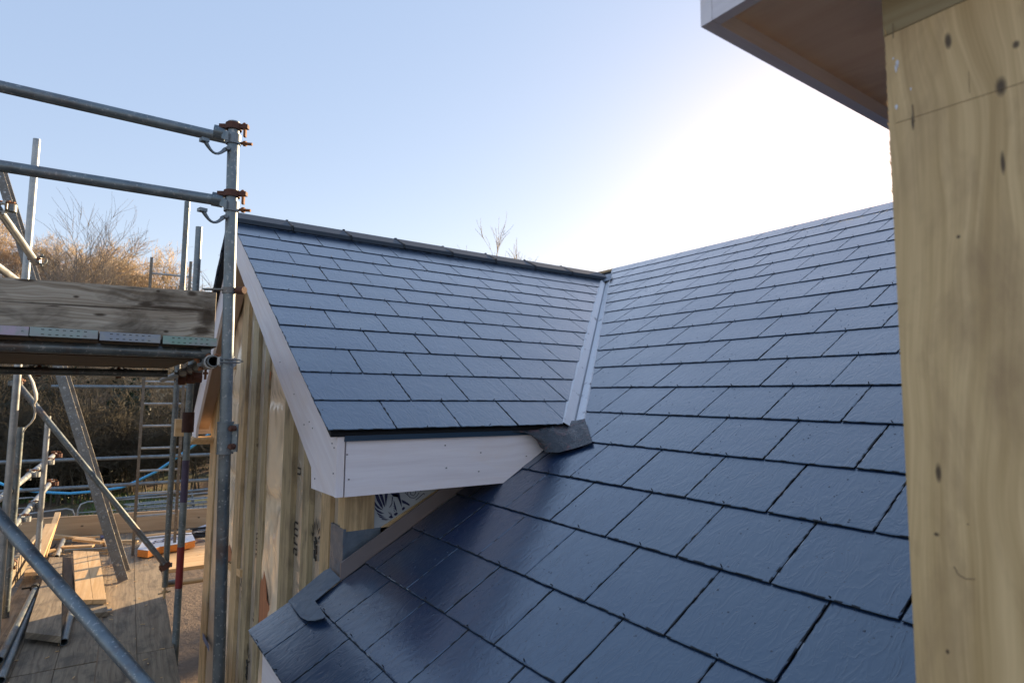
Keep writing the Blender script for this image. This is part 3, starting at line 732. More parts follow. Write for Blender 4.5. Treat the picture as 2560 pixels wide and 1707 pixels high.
zj = (zj0.z+zj1.z)/2
npn = MB()
yy0 = .384; npn.prism([(PX, -1.6, -.80), (PX, yy0, -.80), (PX, yy0, zj), (PX, -1.6, zj)], (.018, 0, 0), (0, 0, 1), (0, 1, 0), uo=(5, 5))
# splintered edge
for k in range(46):
    z = .28+rnd.random()*.26; npn.tube((PX+.002, yy0-.001, z), (PX+.003, yy0+rnd.uniform(.001, .0035), z+rnd.uniform(.004, .018)), .0012, 5, r1=.0003)
wp = npn.build('wall_panel', M['nearply'], house); wp['label'] = 'close pine ply wall panel at the right edge'
npn = MB(); npn.box((PX+.003, -1.6, zj+.003), (0, 1.985+.002, 0), (.018, 0, 0), (0, 0, .6)); npn.build('wall_panel', M['nearply2'], house)
# pencil lines and paint flecks
pm_ = mat_plain('pencil', (.26, .20, .12), .7)
for (a, b, wd) in [((2240, 308), (2562, 205), .0006), ((2232, 60), (2233, 96), .0012), ((2281, 262), (2285, 305), .0016), ((2422, 180), (2424, 232), .0004)]:
    pc = MB(); pc.sweep([atx(*a, PX-.0004), atx(*b, PX-.0004)], wd*.6, 4); pc.build('pencil_mark', pm_, wp)
for arc in [[(2385, 1415), (2396, 1435), (2415, 1446), (2438, 1446)],]:
    pc = MB(); pc.sweep([atx(*q, PX-.0003) for q in arc], .0003 if arc[0][1] != 1415 else .0007, 4); pc.build('pencil_mark', pm_, wp)
fl = MB()
for (px, py, a, b) in [(2243, 160, .006, .002), (2240, 172, .006, .0016), (2233, 147, .002, .0012), (2241, 268, .004, .0018), (2277, 223, .0022, .001)]:
    c = atx(px, py, PX-.0005); fl = MB(); fl.face([c+V((0, math.cos(t)*b*(1+.3*math.sin(3*t)), math.sin(t)*a)) for t in [i*math.pi/5 for i in range(10)]][::-1], None); fl.build('paint_fleck', M['white'], wp)
# corner stud behind the panel and soffit box
cs = MB(); cs.box((PX+.020, yy0-.09, -.80), (0, 0, 1.9), (.09, 0, 0), (0, .088, 0)); cs.build('wall_stud', M['stud'], house)
ZS = .618
sp = MB(); sp.box((.822, -1.6, ZS+.030), (0, 2.19, 0), (2.6, 0, 0), (0, 0, .012)); sfo = sp.build('soffit', mat_wood('primed_overhead_soffit', (.95, .72, .50), (.88, .63, .42), gs=.4, rough=.5, bumps=.04, stain=(.66, .40, .24), stain_amt=.6), house); sfo['label'] = 'brown primed soffit overhead at the upper right'
sp = MB(); sp.box((.800, .590, ZS), (2.62, 0, 0), (0, .022, 0), (0, 0, .26)); sp.build('fascia', M['primer'], house)
sp = MB(); sp.box((.800, -1.6, ZS-.0), (0, 2.189, 0), (.021, 0, 0), (0, 0, .30)); sp.build('bargeboard', M['primer'], house)
sp = MB(); sp.box((.80, -1.6, ZS+.30), (0, 2.23, 0), (2.8, 0, 0), (0, 0, .03)); sp.build('slate_roof', M['slate'], house)
# body of the house so nothing is hollow
bd = MB(); bd.box((1.05, -3.2, GZ), (0, 5.7, 0), (6.5, 0, 0), (0, 0, 2.6)); bd.box((1.08, 2.68, GZ), (0, 3.7, 0), (6.4, 0, 0), (0, 0, 3.2)); bd.build('wall_core', M['deckdark'], house)

# ================================================================== scaffold
SD = V((.0397, .9992, 0)).normalized(); SX = V((SD.y, -SD.x, 0))
GT = 'steel tubes of the scaffold'; GC = 'couplers clamping the scaffold tubes'
def tubeobj(p0, p1, label, mat='galv', r=.02415, wall=.004, extra=None):
    m = MB(); m.tube(p0, p1, r, 24, wall); o = m.build('scaffold_tube', M[mat]); tag(o, label, 'scaffold tube', GT); return o
def vpt(px, py, d): q = at(px, py, d); return q
# main upright beside the wing, in two lengths joined by a sleeve
UP = V((.466, 2.845, 0))
def zat(px, py, x, y):  # height of a pixel row on a vertical line
    r = ray(px, py); k = math.hypot(x, y)/math.hypot(r.x, r.y); return r.z*k
ztopA = zat(583, 305, UP.x-.034, UP.y-.043); zsl0 = zat(560, 1057, UP.x, UP.y); zsl1 = zat(548, 1132, UP.x, UP.y)
lean = V((.035, .045, 0))
def upp(z): return UP+V((0, 0, z))+lean*(-(z-.0)/1.25)
tubeobj(upp(zsl0-.03), upp(ztopA), 'tall grey upright tube in front of the wing roof, carrying the two guard rails')
tubeobj(upp(GZ), upp(zsl0-.035), 'blue-grey upright tube below the bolted sleeve, in front of the stud wall', 'galvdark')
t = thing('sleeve_coupler', 'galvanised sleeve with two rusty bolts joining the two lengths of the main upright', 'scaffold coupler', upp(zsl1), GC)
m = MB(); m.tube(upp(zsl1), upp(zsl0), .0325, 24, .006); m.tube(upp(zsl0), upp(zsl0+.004), .034, 24, .008); m.tube(upp(zsl1-.004), upp(zsl1), .034, 24, .008)
sidev = V((.80, -.60, 0)); 
m.cbox(upp((zsl0+zsl1)/2)+sidev*.040, (0, 0, .118), sidev*.028, V((.6, .8, 0))*.012); m.build('sleeve_body', M['galv'], t)
for zz in (zsl0-.022, zsl1+.028):
    m = MB(); c = upp(zz)+sidev*.040; vdir = V((-.6, -.8, 0)); m.tube(c, c+vdir*.030, .0125, 12); m.tube(c+vdir*.03, c+vdir*.042, .008, 8); m.build('bolt', M['rust'], t)

def coupler(c, ax1, ax2, label, mats=('rust', 'galv'), off=None, bolt=True, hook=False, sc=1.0, hookdir=None, bdir=None):
    """half bands round two crossing tubes. c = centre on tube one, ax1/ax2 tube directions, off = vector from tube one to tube two"""
    c = V(c); ax1 = V(ax1).normalized(); ax2 = V(ax2).normalized(); off = V(off) if off is not None else ax1.cross(ax2).normalized()*.052
    t = thing('scaffold_coupler', label, 'scaffold coupler', c, GC)
    m = MB(); m.tube(c-ax1*.022*sc, c+ax1*.022*sc, .031, 20, .006)
    for s_ in (-1, 1):                                         # lugs
        l = off.normalized().cross(ax1)*s_; m.cbox(c+l*.037+off.normalized()*.004, l*.022, ax1*.036, off.normalized()*.016)
    m.cbox(c+off*.5, off*.35, ax1*.04, ax1.cross(off.normalized())*.04)
    m.build('band', M[mats[0]], t)
    m = MB(); c2 = c+off; m.tube(c2-ax2*.022, c2+ax2*.022, .031, 20, .006)
    for s_ in (-1, 1):
        l = off.normalized().cross(ax2)*s_; m.cbox(c2+l*.037, l*.020, ax2*.034, off.normalized()*.014)
    m.build('band', M[mats[1]], t)
    if bolt:
        l = off.normalized().cross(ax1); bd_ = V(bdir) if bdir else off.normalized()
        m = MB(); b0 = c+l*.040-bd_*.020; m.tube(b0, b0+bd_*.085, .0065, 10); m.tube(b0+bd_*.045, b0+bd_*.058, .0125, 6); m.tube(b0-bd_*.002, b0+bd_*.010, .0115, 6)
        m.build('bolt', M['rustbright'], t)
    if hook:
        hd = V(hookdir).normalized(); a = c+hd*.030+V((0, 0, -.052)); pts = []
        for k in range(9):
            u = k/8; pts.append(a+hd*.085*u+V((0, 0, -.040*math.sin(u*math.pi*.92)+.012*u)))
        m = MB(); m.sweep(pts, [.008, .0062, .0055, .0052, .0052, .0055, .006, .0075, .009], 10, flat=1.7)
        m.cbox(pts[-1]+hd*.006+V((0, 0, .006)), hd*.030, V((0, 0, .014)), hd.cross(V((0, 0, 1)))*.032)
        m.tube(a+hd.cross(V((0, 0, 1)))*.022, a-hd.cross(V((0, 0, 1)))*.022, .008, 10)
        m.build('open_hook', M['galv'], t)
    return t
# guard rails
R1a, R1b = V((-.391, 3.109, 1.228)), V((.406, 2.942, 1.160)); d1 = (R1b-R1a).normalized()
R2a, R2b = V((-.372, 3.132, .908)), V((.41, 2.93, .862)); d2 = (R2b-R2a).normalized()
tubeobj(R1a-d1*1.6, R1b+d1*.055, 'upper long grey guard rail running left from the main upright')
tubeobj(R2a-d2*1.6, R2b+d2*.055, 'lower long grey guard rail running left from the main upright')
for (zt, lab, dd, Rb) in ((R1b.z, 'top coupler with rusty band and open hook holding the upper guard rail', d1, R1b), (R2b.z, 'second coupler with rusty band and open hook holding the lower guard rail', d2, R2b)):
    c = upp(zt-.040)
    coupler(c+V((0, 0, -.012)), (0, 0, 1), d1, lab, ('galv', 'galv'), off=V((-.050, .045, .034)), hook=True, hookdir=(-.93, -.25, 0), bdir=(.80, -.55, -.08))
    t2 = thing('scaffold_coupler', lab.split(' coupler')[0].replace('top', 'topmost')+' rusty clamp collar on the main upright just above a guard rail end', 'scaffold coupler', upp(zt+.004), GC)
    m = MB(); cc = upp(zt+.004); m.tube(cc-V((0, 0, .014)), cc+V((0, 0, .014)), .0335, 20, .007)
    for s_, L_ in ((-1, .030), (1, .034)):
        l = V((.84, -.54, 0))*s_; m.cbox(cc+l*(.030+L_/2)+V((0, 0, .002)), l*L_, V((0, 0, .018)), V((.54, .84, 0))*.022)
    m.build('band', M['rust'], t2)
    m = MB(); l = V((.84, -.54, 0)); m.tube(cc+l*.046-V((0, 0, .012)), cc+l*.046+V((0, 0, .020)), .005, 8); m.tube(cc+l*.046+V((0, 0, .008)), cc+l*.046+V((0, 0, .016)), .009, 6)
    m.cbox(cc+l*.050-V((0, 0, .026)), l*.010, V((0, 0, .036)), V((.54, .84, 0))*.014); m.build('bolt', M['rustbright'], t2)
# strap round the toe board
t = thing('board_clip', 'metal strap with rusty bolt head tying the toe board end to the main upright', 'clamp', upp(.47), None)
m = MB(); zc = zat(575, 728, UP.x, UP.y); cc = upp(zc); m.tube(cc-V((0, 0, .014)), cc+V((0, 0, .012)), .0285, 20, .004); l = V((-.86, .5, 0)); m.cbox(cc+l*.065+V((0, -.01, .002)), l*.09, V((0, 0, .006)), V((.5, .86, 0))*.03); m.build('strap', M['galvdark'], t)
m = MB(); b0 = cc+V((.028, -.018, 0)); m.tube(b0, b0+V((.024, -.032, 0)), .016, 12); m.build('bolt', M['rust'], t)

# big weathered toe board
TL, TR_ = V((-2.2, 3.62, .245)), V((.450, 3.155, .252)); td = (TR_-TL).normalized()
kt = []
Lt = (TR_-TL).length
def ktat(px, py, ru, rv):
    r = ray(px, py); nrm = V((td.y, -td.x, 0)); k = nrm.dot(TL)/nrm.dot(r); p = r*k; kt.append(((p-TL).dot(td), p.z-TL.z, ru, rv))
for a in [(520, 785, .028, .020), (365, 765, .040, .018), (190, 745, .014, .007), (395, 731, .010, .007), (480, 738, .028, .014), (65, 702, .045, .012), (505, 830, .05, .03), (250, 790, .03, .008), (135, 768, .03, .004), (415, 832, .012, .008), (250, 770, .55, .005), (440, 775, .22, .012), (520, 800, .05, .06)]: ktat(*a)
M['toe'] = mat_wood('weathered_grey_board', (.52, .465, .38), (.23, .18, .125), knots=kt, gs=1.7, rough=.85, crack=.75, stain=(.075, .056, .038), stain_amt=.85, bumps=1.0, wavy=.06)
m = MB()
tz = V((0, 0, .228)); tn = V((-td.y, td.x, 0))*.038
m.box(TL, td*Lt, tz, tn, jit='own')
tag(m.build('toe_board', M['toe']), 'broad weathered grey toe board with dark knots beside the main upright', 'toe board')

# upper lift deck boards seen end on, with metal end bands
px_ = [(-205, -100), (-98, 68), (73, 243), (250, 400), (408, 551)]
cols = [(.48, .33, .50), (.50, .38, .54), (.27, .42, .40), (.20, .29, .42), (.10, .38, .28)]
labs = ['green-banded', 'lilac end-banded', 'pale green end-banded', 'blue-grey end-banded', 'green end-banded']
labs = ['deck board with hidden end left of the frame', 'deck board end with lilac band at the left edge', 'deck board end with pale green slotted band', 'deck board end with blue-grey slotted band', 'deck board end with bright green slotted band beside the main upright']
bandm = []
for i, ((p0, p1), c) in enumerate(zip(px_, cols)):
    x0, x1 = aty(p0, 840, 2.95).x, aty(p1, 850, 2.95).x
    if i == 4: x1 = .432
    t = thing('deck_board', labs[i], 'deck board', ((x0+x1)/2, 2.95, .2), 'upper deck boards seen end on')
    yo = rnd.uniform(-.02, .02)
    zt = .206+rnd.uniform(-.003, .003)+(.004 if i < 3 else 0)
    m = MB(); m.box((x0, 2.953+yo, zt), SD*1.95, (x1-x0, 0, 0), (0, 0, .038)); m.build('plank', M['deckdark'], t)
    mt = NT('end_band_paint_%s' % ['violet', 'lilac', 'mint', 'slate', 'emerald'][i]); nn_ = mt.noise(mt.mapping(src='Object'), 14, 4, .7)
    mt.fin(mt.mix(mt.ramp(nn_, [(.42, 0.0), (.6, 1.0)]), tuple(.55*q_+.45*.36 for q_ in c), (.33, .36, .37)), .45, .2)
    m = MB(); m.box((x0-.001, 2.950+yo, zt+.002), (x1-x0+.002, 0, 0), (0, .003, 0), (0, 0, .035))
    bnd = m.build('end_band', mt.m, t)
    m = MB()
    if i >= 2:
        for rr_ in (.009, .028):
            for k in range(7):
                cx = x0+(x1-x0)*(.18+.105*k); m.cbox((cx, 2.9493+yo, zt+.001+rr_), (.0095, 0, 0), (0, .001, 0), (0, 0, .0026))
        m.build('slot', M['blackhole'], bnd)
    elif i == 1:
        c0_ = V((x1-.018, 2.9495+yo, zt+.018)); m.tube(c0_, c0_+V((0, -.0008, 0)), .004, 12); m.build('rivet', M['galvdark'], bnd)
# boards running across below them
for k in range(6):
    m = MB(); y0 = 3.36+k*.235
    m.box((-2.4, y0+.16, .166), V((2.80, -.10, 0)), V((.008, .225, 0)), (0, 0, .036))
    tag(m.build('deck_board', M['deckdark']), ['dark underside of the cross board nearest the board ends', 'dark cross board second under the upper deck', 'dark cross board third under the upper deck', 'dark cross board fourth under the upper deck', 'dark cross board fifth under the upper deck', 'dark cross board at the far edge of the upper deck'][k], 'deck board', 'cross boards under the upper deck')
# transoms and ledger under the deck
tubeobj((-2.3, 3.19, .176), (.41, 3.005, .176), 'brownish transom tube right under the board ends', 'galvdark')
tubeobj((-2.3, 4.86, .120), (.40, 4.72, .126), 'transom tube at the far lower edge of the upper deck', 'galvdark')
tubeobj((.412, 2.86, .136), V((.412, 2.86, .136))+SD*4.9, 'open-ended ledger tube pointing at the viewer beside the main upright', 'galvdark')
coupler(V((.412, 2.93, .136)), SD, (0, 0, 1), 'worn coupler around the open ledger end beside the main upright', ('galvlight', 'galvlight'), off=(.052, -.07, 0))
coupler(V((.415, 3.02, .136)), SD, (1, 0, 0), 'dark coupler just behind the open ledger end', ('galvdark', 'galvdark'), off=(-.02, 0, .05))
for (yy, lb) in ((3.6, 'grimy coupler hanging under the ledger, first behind its open end'), (4.0, 'grimy coupler hanging under the ledger near the short upright'), (4.7, 'rusty coupler where the ledger meets the far transom')):
    coupler(V((.412, 2.86, .136))+SD*(yy-2.86), SD, (1, 0, 0), lb, ('galvdark', 'rust'), off=(0, 0, -.052))
for (xx, lb) in ((-1.0, 'rusty coupler under the far transom, leftmost'), (-.62, 'dark coupler under the far transom above the diagonal brace'), (-.30, 'dark coupler under the far transom left of the leaning ladder'), (.12, 'dark coupler under the far transom right of the leaning ladder')):
    coupler((xx, 4.79, .122), (1, 0, 0), (0, 1, 0), lb, ('rust', 'galvdark'), off=(0, 0, .03), sc=.7)
t = thing('link_clamp', 'chrome swivel link on the main upright at ledger height', 'clamp', upp(.13)); m = MB(); zc = zat(560, 903, UP.x, UP.y)
cc = upp(zc)+V((.0, -.026, 0)); m.sweep([cc+V((-.035, -.006, .007)), cc+V((.0, -.012, .008)), cc+V((.040, -.010, .006)), cc+V((.058, -.006, 0)), cc+V((.040, -.010, -.006)), cc+V((.0, -.012, -.008)), cc+V((-.035, -.006, -.007))], .0032, 8); m.build('link', M['galvdark'], t)

# uprights further away
def upright(px, py, d, ptop, zb, label, mat='galv', ztop=None, **k):
    p = at(px, py, d); zt = zat(*ptop, p.x, p.y) if ztop is None else ztop
    return tubeobj((p.x, p.y, zb), (p.x, p.y, zt), label, mat, **k), p
o, pT1 = upright(41, 968, 4.4, (85, 347), GZ, 'bright upright tube crossing behind both guard rails at the far left', 'galvlight')
o, pT3 = upright(458, 1270, 4.45, (484, 566), GZ, 'upright tube with red and purple painted bands left of the main upright', 'galvdark')
for (pa, pb, mt, nm) in (((458, 1152), (455, 1240), 'purple', 'painted_band'), ((452, 1360), (448, 1465), 'red', 'painted_band')):
    pass
# painted bands as parts: rebuild the tube as a thing
COL.objects.unlink(o); bpy.data.objects.remove(o)
t = thing('scaffold_tube', 'upright tube with red and purple painted bands left of the main upright', 'scaffold tube', (pT3.x, pT3.y, GZ), GT)
m = MB(); m.tube((pT3.x, pT3.y, GZ), (pT3.x, pT3.y, zat(484, 566, pT3.x, pT3.y)), .02415, 24, .004); m.build('tube_body', M['galv'], t)
for (ya, yb, mt) in ((1150, 1255, 'purple'), (1365, 1468, 'red')):
    m = MB(); m.tube((pT3.x, pT3.y, zat(455, yb, pT3.x, pT3.y)), (pT3.x, pT3.y, zat(458, ya, pT3.x, pT3.y)), .0249, 24, .0005); m.build('painted_band', M[mt], t)
m = MB(); m.tube((pT3.x, pT3.y, zat(471, 1080, pT3.x, pT3.y)), (pT3.x, pT3.y, zat(473, 1030, pT3.x, pT3.y)), .041, 16, .01); m.build('rusty_sleeve', M['sleeve_rust'], t)
o, pT2 = upright(430, 1160, 5.4, (463, 504), zat(419, 1465, at(430, 1160, 5.4).x, at(430, 1160, 5.4).y), 'long upright tube behind the deck edge between ladder and banded tube', 'galvdark')
t = thing('base_jack', 'small brass-coloured base pin under the long upright at the deck edge', 'jack', (pT2.x, pT2.y, zat(419, 1500, pT2.x, pT2.y)))
m = MB(); zb = zat(419, 1465, pT2.x, pT2.y); m.tube((pT2.x, pT2.y, zb-.16), (pT2.x, pT2.y, zb), .010, 10); m.tube((pT2.x, pT2.y, zb-.05), (pT2.x, pT2.y, zb-.03), .022, 8); m.build('pin', M['stud'], t)
m = MB(); m.tube((pT2.x-.05, pT2.y, zb-.055), (pT2.x+.05, pT2.y, zb-.045), .007, 8); m.build('handle', M['stud'], t)
upright(108, 1200, 5.9, (122, 1040), GZ, 'pale upright tube behind the diagonal brace, near the toe board corner', 'galvlight')
upright(41, 1200, 4.9, (53, 1068), GZ, 'short dull upright tube with a cut top next to the far left upright', 'galvdark')
# second upper upright (top cut at 566) is the banded tube; far left yellowish rails of the upper lift
a, b = at(-120, 360, 3.3), at(90, 657, 4.3); tubeobj(a, b, 'sunlit pale handrail of the upper lift ending at the far left upright', 'galvlight')
a, b = at(-150, 560, 3.2), at(40, 700, 4.2); tubeobj(a, b, 'lower sunlit pale handrail of the upper lift at the left edge', 'galvlight')
coupler(at(88, 650, 4.3), (0, 0, 1), SD, 'coupler at the end of the sunlit handrail on the far left upright', ('galvlight', 'galvdark'), off=(.04, -.02, 0))
coupler(at(8, 520, 3.8), SD, (0, 0, 1), 'small coupler on the sunlit handrail at the left edge', ('galvlight', 'galvdark'), off=(.04, -.02, 0))
# left handrails of the lower lift
a, b = at(-60, 1293, 4.0), at(137, 1136, 6.9); tubeobj(a, b, 'upper pale handrail along the left side of the lower deck', 'galvlight'); coupler(lerp(a, b, .55), b-a, (0, 0, 1), 'coupler midway on the upper pale handrail of the lower deck', ('galvlight', 'galvlight'))
coupler(lerp(a, b, .97), b-a, (0, 0, 1), 'rusty coupler at the far end of the upper pale handrail', ('rustbright', 'rust')); coupler(lerp(a, b, .80), b-a, (0, 0, 1), 'coupler on the upper pale handrail nearer its far end', ('galvlight', 'galvlight'))
a, b = at(-60, 1428, 4.2), at(130, 1202, 6.9); tubeobj(a, b, 'lower pale handrail along the left side of the lower deck', 'galvlight')
coupler(lerp(a, b, .95), b-a, (0, 0, 1), 'orange rusty coupler at the far end of the lower pale handrail', ('rustbright', 'rust')); coupler(lerp(a, b, .45), b-a, (0, 0, 1), 'coupler near the middle of the lower pale handrail', ('galvlight', 'galvlight')); coupler(lerp(a, b, .62), b-a, (0, 0, 1), 'coupler on the lower pale handrail under the short upright', ('galvlight', 'galvdark'))
# diagonals
a, b = at(-40, 1250, 2.42), at(400, 1752, 2.05); tubeobj(a-(b-a)*.3, b+(b-a)*.5, 'thick diagonal brace tube crossing the lower left foreground')
a, b = at(38, 952, 5.0), at(416, 1415, 5.25); tubeobj(a, b, 'diagonal brace tube running down right to the foot of the long upright', 'galvdark')
coupler(at(415, 1412, 5.25), (0, 0, 1), b-a, 'dark coupler where the diagonal brace meets the long upright at the deck edge', ('galvdark', 'rust'), off=(-.01, -.05, 0)); coupler(at(45, 958, 4.9), b-a, (0, 0, 1), 'rusty coupler at the top of the diagonal brace under the deck', ('rust', 'galvdark'))
# strap hanging in a loop
m = MB(); m.sweep([at(72, 935, 4.7), at(82, 955, 4.7), at(90, 985, 4.7), at(90, 1000, 4.7), at(85, 1012, 4.72)], [.010, .013, .016, .014, .008], 6, flat=.4); m.sweep([at(85, 1012, 4.72), at(88, 1030, 4.75), at(85, 1045, 4.78), at(76, 1058, 4.8), at(65, 1068, 4.85), at(56, 1082, 4.9)], [.008, .007, .007, .006, .006, .004], 6)
tag(m.build('hanging_strap', M['cord']), 'white strap hanging in a loop under the upper deck by the diagonal brace', 'strap')

# far guard rails of the lower deck
def rail(p0, p1, d0, d1, label, mat='galvlight', **k): return tubeobj(at(*p0, d0), at(*p1, d1), label, mat, **k)
rail((129, 966), (500, 968), 8.6, 9.2, 'highest far guard rail against the dark wood behind the ladder', 'galv')
rail((-40, 1157), (525, 1136), 8.0, 8.8, 'middle far guard rail at the end of the lower deck', 'galv')
rail((-40, 1231), (525, 1199), 8.0, 8.8, 'lower far guard rail just above the blue pipe', 'galv')
rail((262, 1249), (525, 1222), 11.5, 12.0, 'lavender-grey rail of the barrier line beyond the deck', 'galv')
# ladders
def ladder(foot, top, sideoff, label, dep, wid=.022, rr=.013, name='ladder'):
    foot, top, sideoff = V(foot), V(top), V(sideoff); t = thing(name, label, 'ladder', foot); d = (top-foot); L = d.length; d.normalize(); fw = d.cross(sideoff).normalized()
    for s_ in (0, 1):
        m = MB(); c = foot+sideoff*s_; m.box(c-fw*dep/2-sideoff.normalized()*wid/2, d*L, fw*dep, sideoff.normalized()*wid); m.build('stile', M['alu'], t)
    n = int(L/.25)
    for k in range(1, n+1):
        m = MB(); c = foot+d*(k*.25-.08); m.tube(c-sideoff.normalized()*.016, c+sideoff+sideoff.normalized()*.016, rr, 10); m.build('rung', M['galvlight'], t)
    return t
f = atz(308, 1452, DZ+.004); tp = at(-18, 380, 7.4)
rv = ray(200, 1100); aw_ = math.atan2(rv.y, rv.x)-math.radians(5.5)
ladder(f, tp, V((math.cos(aw_), math.sin(aw_), 0))*.36, 'leaning aluminium ladder seen edge-on, rising from the lower deck through the upper lift', .085)
f = atz(331, 1353, DZ+.004); p = at(345, 1180, 6.75)
ladder((p.x, p.y, DZ), (p.x, p.y, zat(376, 643, p.x, p.y)), V((.40, -.02, 0)), 'upright ladder with pale rungs behind the long upright', .03, .03, .012)

# lower deck
for k in range(5):
    for (ya, yb) in ((1.2, 5.02), (5.03, 9.55)):
        if yb < 3: continue
        o0 = V((.545, 4.385, DZ-.038))-SX*(.2275*(k+1))+SD*((ya-4.385)); j = rnd.uniform(-.003, .003)
        m = MB(); m.box(o0+V((0, 0, j)), SD*(yb-ya), SX*.2245, (0, 0, .038))
        tag(m.build('deck_board', M['deck']), '%s lower deck board from the wall side, %s length' % (['first', 'second', 'third', 'fourth', 'fifth'][k], 'nearer' if ya < 3 else 'farther'), 'deck board', 'boards of the lower deck')
for k in range(10):
    o0 = V((.70+.004*k, 7.20+k*.2275, DZ-.038)); m = MB(); m.box(o0, V((3.6, -.02, 0)), V((0, .2245, 0)), (0, 0, .038))
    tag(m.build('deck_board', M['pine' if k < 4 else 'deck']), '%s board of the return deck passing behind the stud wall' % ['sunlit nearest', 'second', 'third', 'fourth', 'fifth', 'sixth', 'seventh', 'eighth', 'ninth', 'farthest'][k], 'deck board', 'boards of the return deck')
tubeobj((-.7, 4.5, DZ-.065), (.62, 4.45, DZ-.065), 'transom tube beneath the nearer lower deck', 'galvdark'); tubeobj((-.8, 7.0, DZ-.065), (.80, 6.95, DZ-.065), 'transom tube beneath the farther lower deck', 'galvdark')
tubeobj((.66, 7.12, DZ-.13), (2.6, 7.10, DZ-.13), 'tube under the near edge of the return deck', 'stud')
# far toe board of fresh pine
a = atz(105, 1346, DZ+.004); b = atz(520, 1316, DZ+.004); dd = (b-a).normalized()
m = MB(); m.box(a-dd*.5, dd*((b-a).length+2.2), V((-dd.y, dd.x, 0))*.038, (0, 0, .245), jit='own'); tag(m.build('toe_board', M['pinelit']), 'fresh pine toe board across the far end of the lower deck', 'toe board')
# left toe board and leaning planks
a = at(-30, 1530, 4.75); b = at(120, 1318, 7.1); a.z = DZ+.01; b.z = DZ+.01; dd = (b-a).normalized()
m = MB(); m.box(a-dd*1.2, dd*((b-a).length+1.2), V((-dd.y, dd.x, 0))*.038, (0, 0, .225)); tag(m.build('toe_board', M['deck']), 'worn toe board along the left edge of the lower deck', 'toe board')
a, b = at(60, 1440, 5.6), at(113, 1316, 6.9)
m = MB(); m.box(a, b-a, V((.10, -.02, 0)), (0, .01, .03)); tag(m.build('plank', M['pine']), 'sunlit plank lying against the left toe board', 'plank')
a, b = at(100, 1395, 6.3), at(137, 1287, 7.3)
m = MB(); m.box(a, b-a, V((.055, 0, 0)), (0, .02, .03)); tag(m.build('plank', M['pine']), 'narrow sunlit plank leaning up over the far toe board', 'plank')
coupler(at(32, 1408, 5.0), SD, (0, 0, 1), 'rusty clamp ring on the left toe board', ('rust', 'galvdark'), off=(-.06, 0, 0))
# loose boards on the deck
def slab(pts, z, th, mat, label, name='plank', group=None):
    q = [atz(px, py, z+th) for (px, py) in pts]; m = MB(); m.prism(q, (0, 0, -th), SD, SX); o = m.build(name, M[mat]); tag(o, label, 'plank', group); return o
GP = 'loose boards lying on the lower deck'
slab([(183, 1376), (216, 1377), (232, 1498), (190, 1499)], DZ+.045, .038, 'pine', 'left board of the sunlit raised pair in the middle of the deck', group=GP)
slab([(217, 1377), (247, 1378), (266, 1497), (233, 1498)], DZ+.045, .038, 'pine', 'right board of the sunlit raised pair in the middle of the deck', group=GP)
slab([(176, 1392), (252, 1440), (270, 1528), (200, 1536)], DZ+.004, .036, 'deck', 'flat board showing under the raised pair', group=GP)
slab([(124, 1392), (156, 1392), (153, 1590), (64, 1579)], DZ+.035, .045, 'deck', 'wide loose board sloping past the foreground brace, lit at its far end', group=GP)
slab([(157, 1393), (181, 1393), (182, 1470), (158, 1500)], DZ+.004, .03, 'deckdark', 'grey board in shade between the two raised boards', group=GP)
GL = 'tubes lying on the lower deck'
def dtube(p0, p1, r, mat, label, h=0):
    a, b = atz(*p0, DZ+r+h), atz(*p1, DZ+r+h); o = tubeobj(a, b, label, mat, r=r); o['group'] = GL; return o
dtube((90, 1468), (-2, 1650), .024, 'galvdark', 'dark tube lying on the deck with a black collar at its far end', .03)
dtube((84, 1500), (2, 1700), .024, 'galv', 'pale blue-grey tube lying beside the dark tube at the lower left', .0)
dtube((182, 1515), (160, 1604), .025, 'galv', 'short open-ended tube lying right of the wide loose board', 0)
dtube((158, 1350), (141, 1392), .025, 'galvlight', 'short sunlit white tube end lying at the far side of the deck', .02)
m = MB(); c = atz(88, 1466, DZ+.06); dd = (atz(-2, 1650, DZ+.06)-c).normalized(); m.tube(c, c+dd*.06, .033, 14, .008); m.cbox(c+V((-.06, .0, 0)), (.07, 0, 0), (0, .02, 0), (0, 0, .015)); tag(m.build('collar', M['blackhole']), 'black collar clamp on the end of the dark lying tube', 'clamp')
# offcuts
offs = [((118, 1340), (228, 1352), .05, 'pine'), ((100, 1352), (278, 1342), .035, 'pine'), ((180, 1352), (250, 1360), .05, 'pine'), ((255, 1349), (266, 1372), .08, 'pine'), ((180, 1366), (250, 1370), .05, 'deck'), ((262, 1358), (342, 1356), .05, 'stud'), ((150, 1372), (230, 1368), .07, 'pine'), ((232, 1378), (280, 1378), .07, 'stud'), ((160, 1380), (275, 1374), .03, 'galv'), ((108, 1385), (140, 1378), .04, 'pine'), ((360, 1342), (480, 1330), .03, 'pine')]
nm_ = ['long pale batten against the far toe board', 'thin batten crossing the far debris', 'pale batten end near the ladder foot', 'short chunky block of pine in the far debris', 'flat brown offcut behind the raised pair', 'dull timber piece behind the ladder foot', 'light offcut in front of the far debris', 'greenish offcut right of the raised pair', 'thin metal strip lying across the offcuts', 'small offcut by the dark cable', 'thin stick lying on the white insulation sheet']
for (p0, p1, wd, mt), nn in zip(offs, nm_):
    z = DZ+.012+(.11 if 'insulation sheet' in nn else rnd.random()*.05); a, b = atz(*p0, z), atz(*p1, z); d = (b-a).normalized(); m = MB(); m.box(a, b-a, V((-d.y, d.x, 0))*wd, (0, 0, .02+.01*rnd.random())); tag(m.build('timber_offcut', M[mt]), nn, 'offcut', 'offcuts scattered at the far end of the deck')
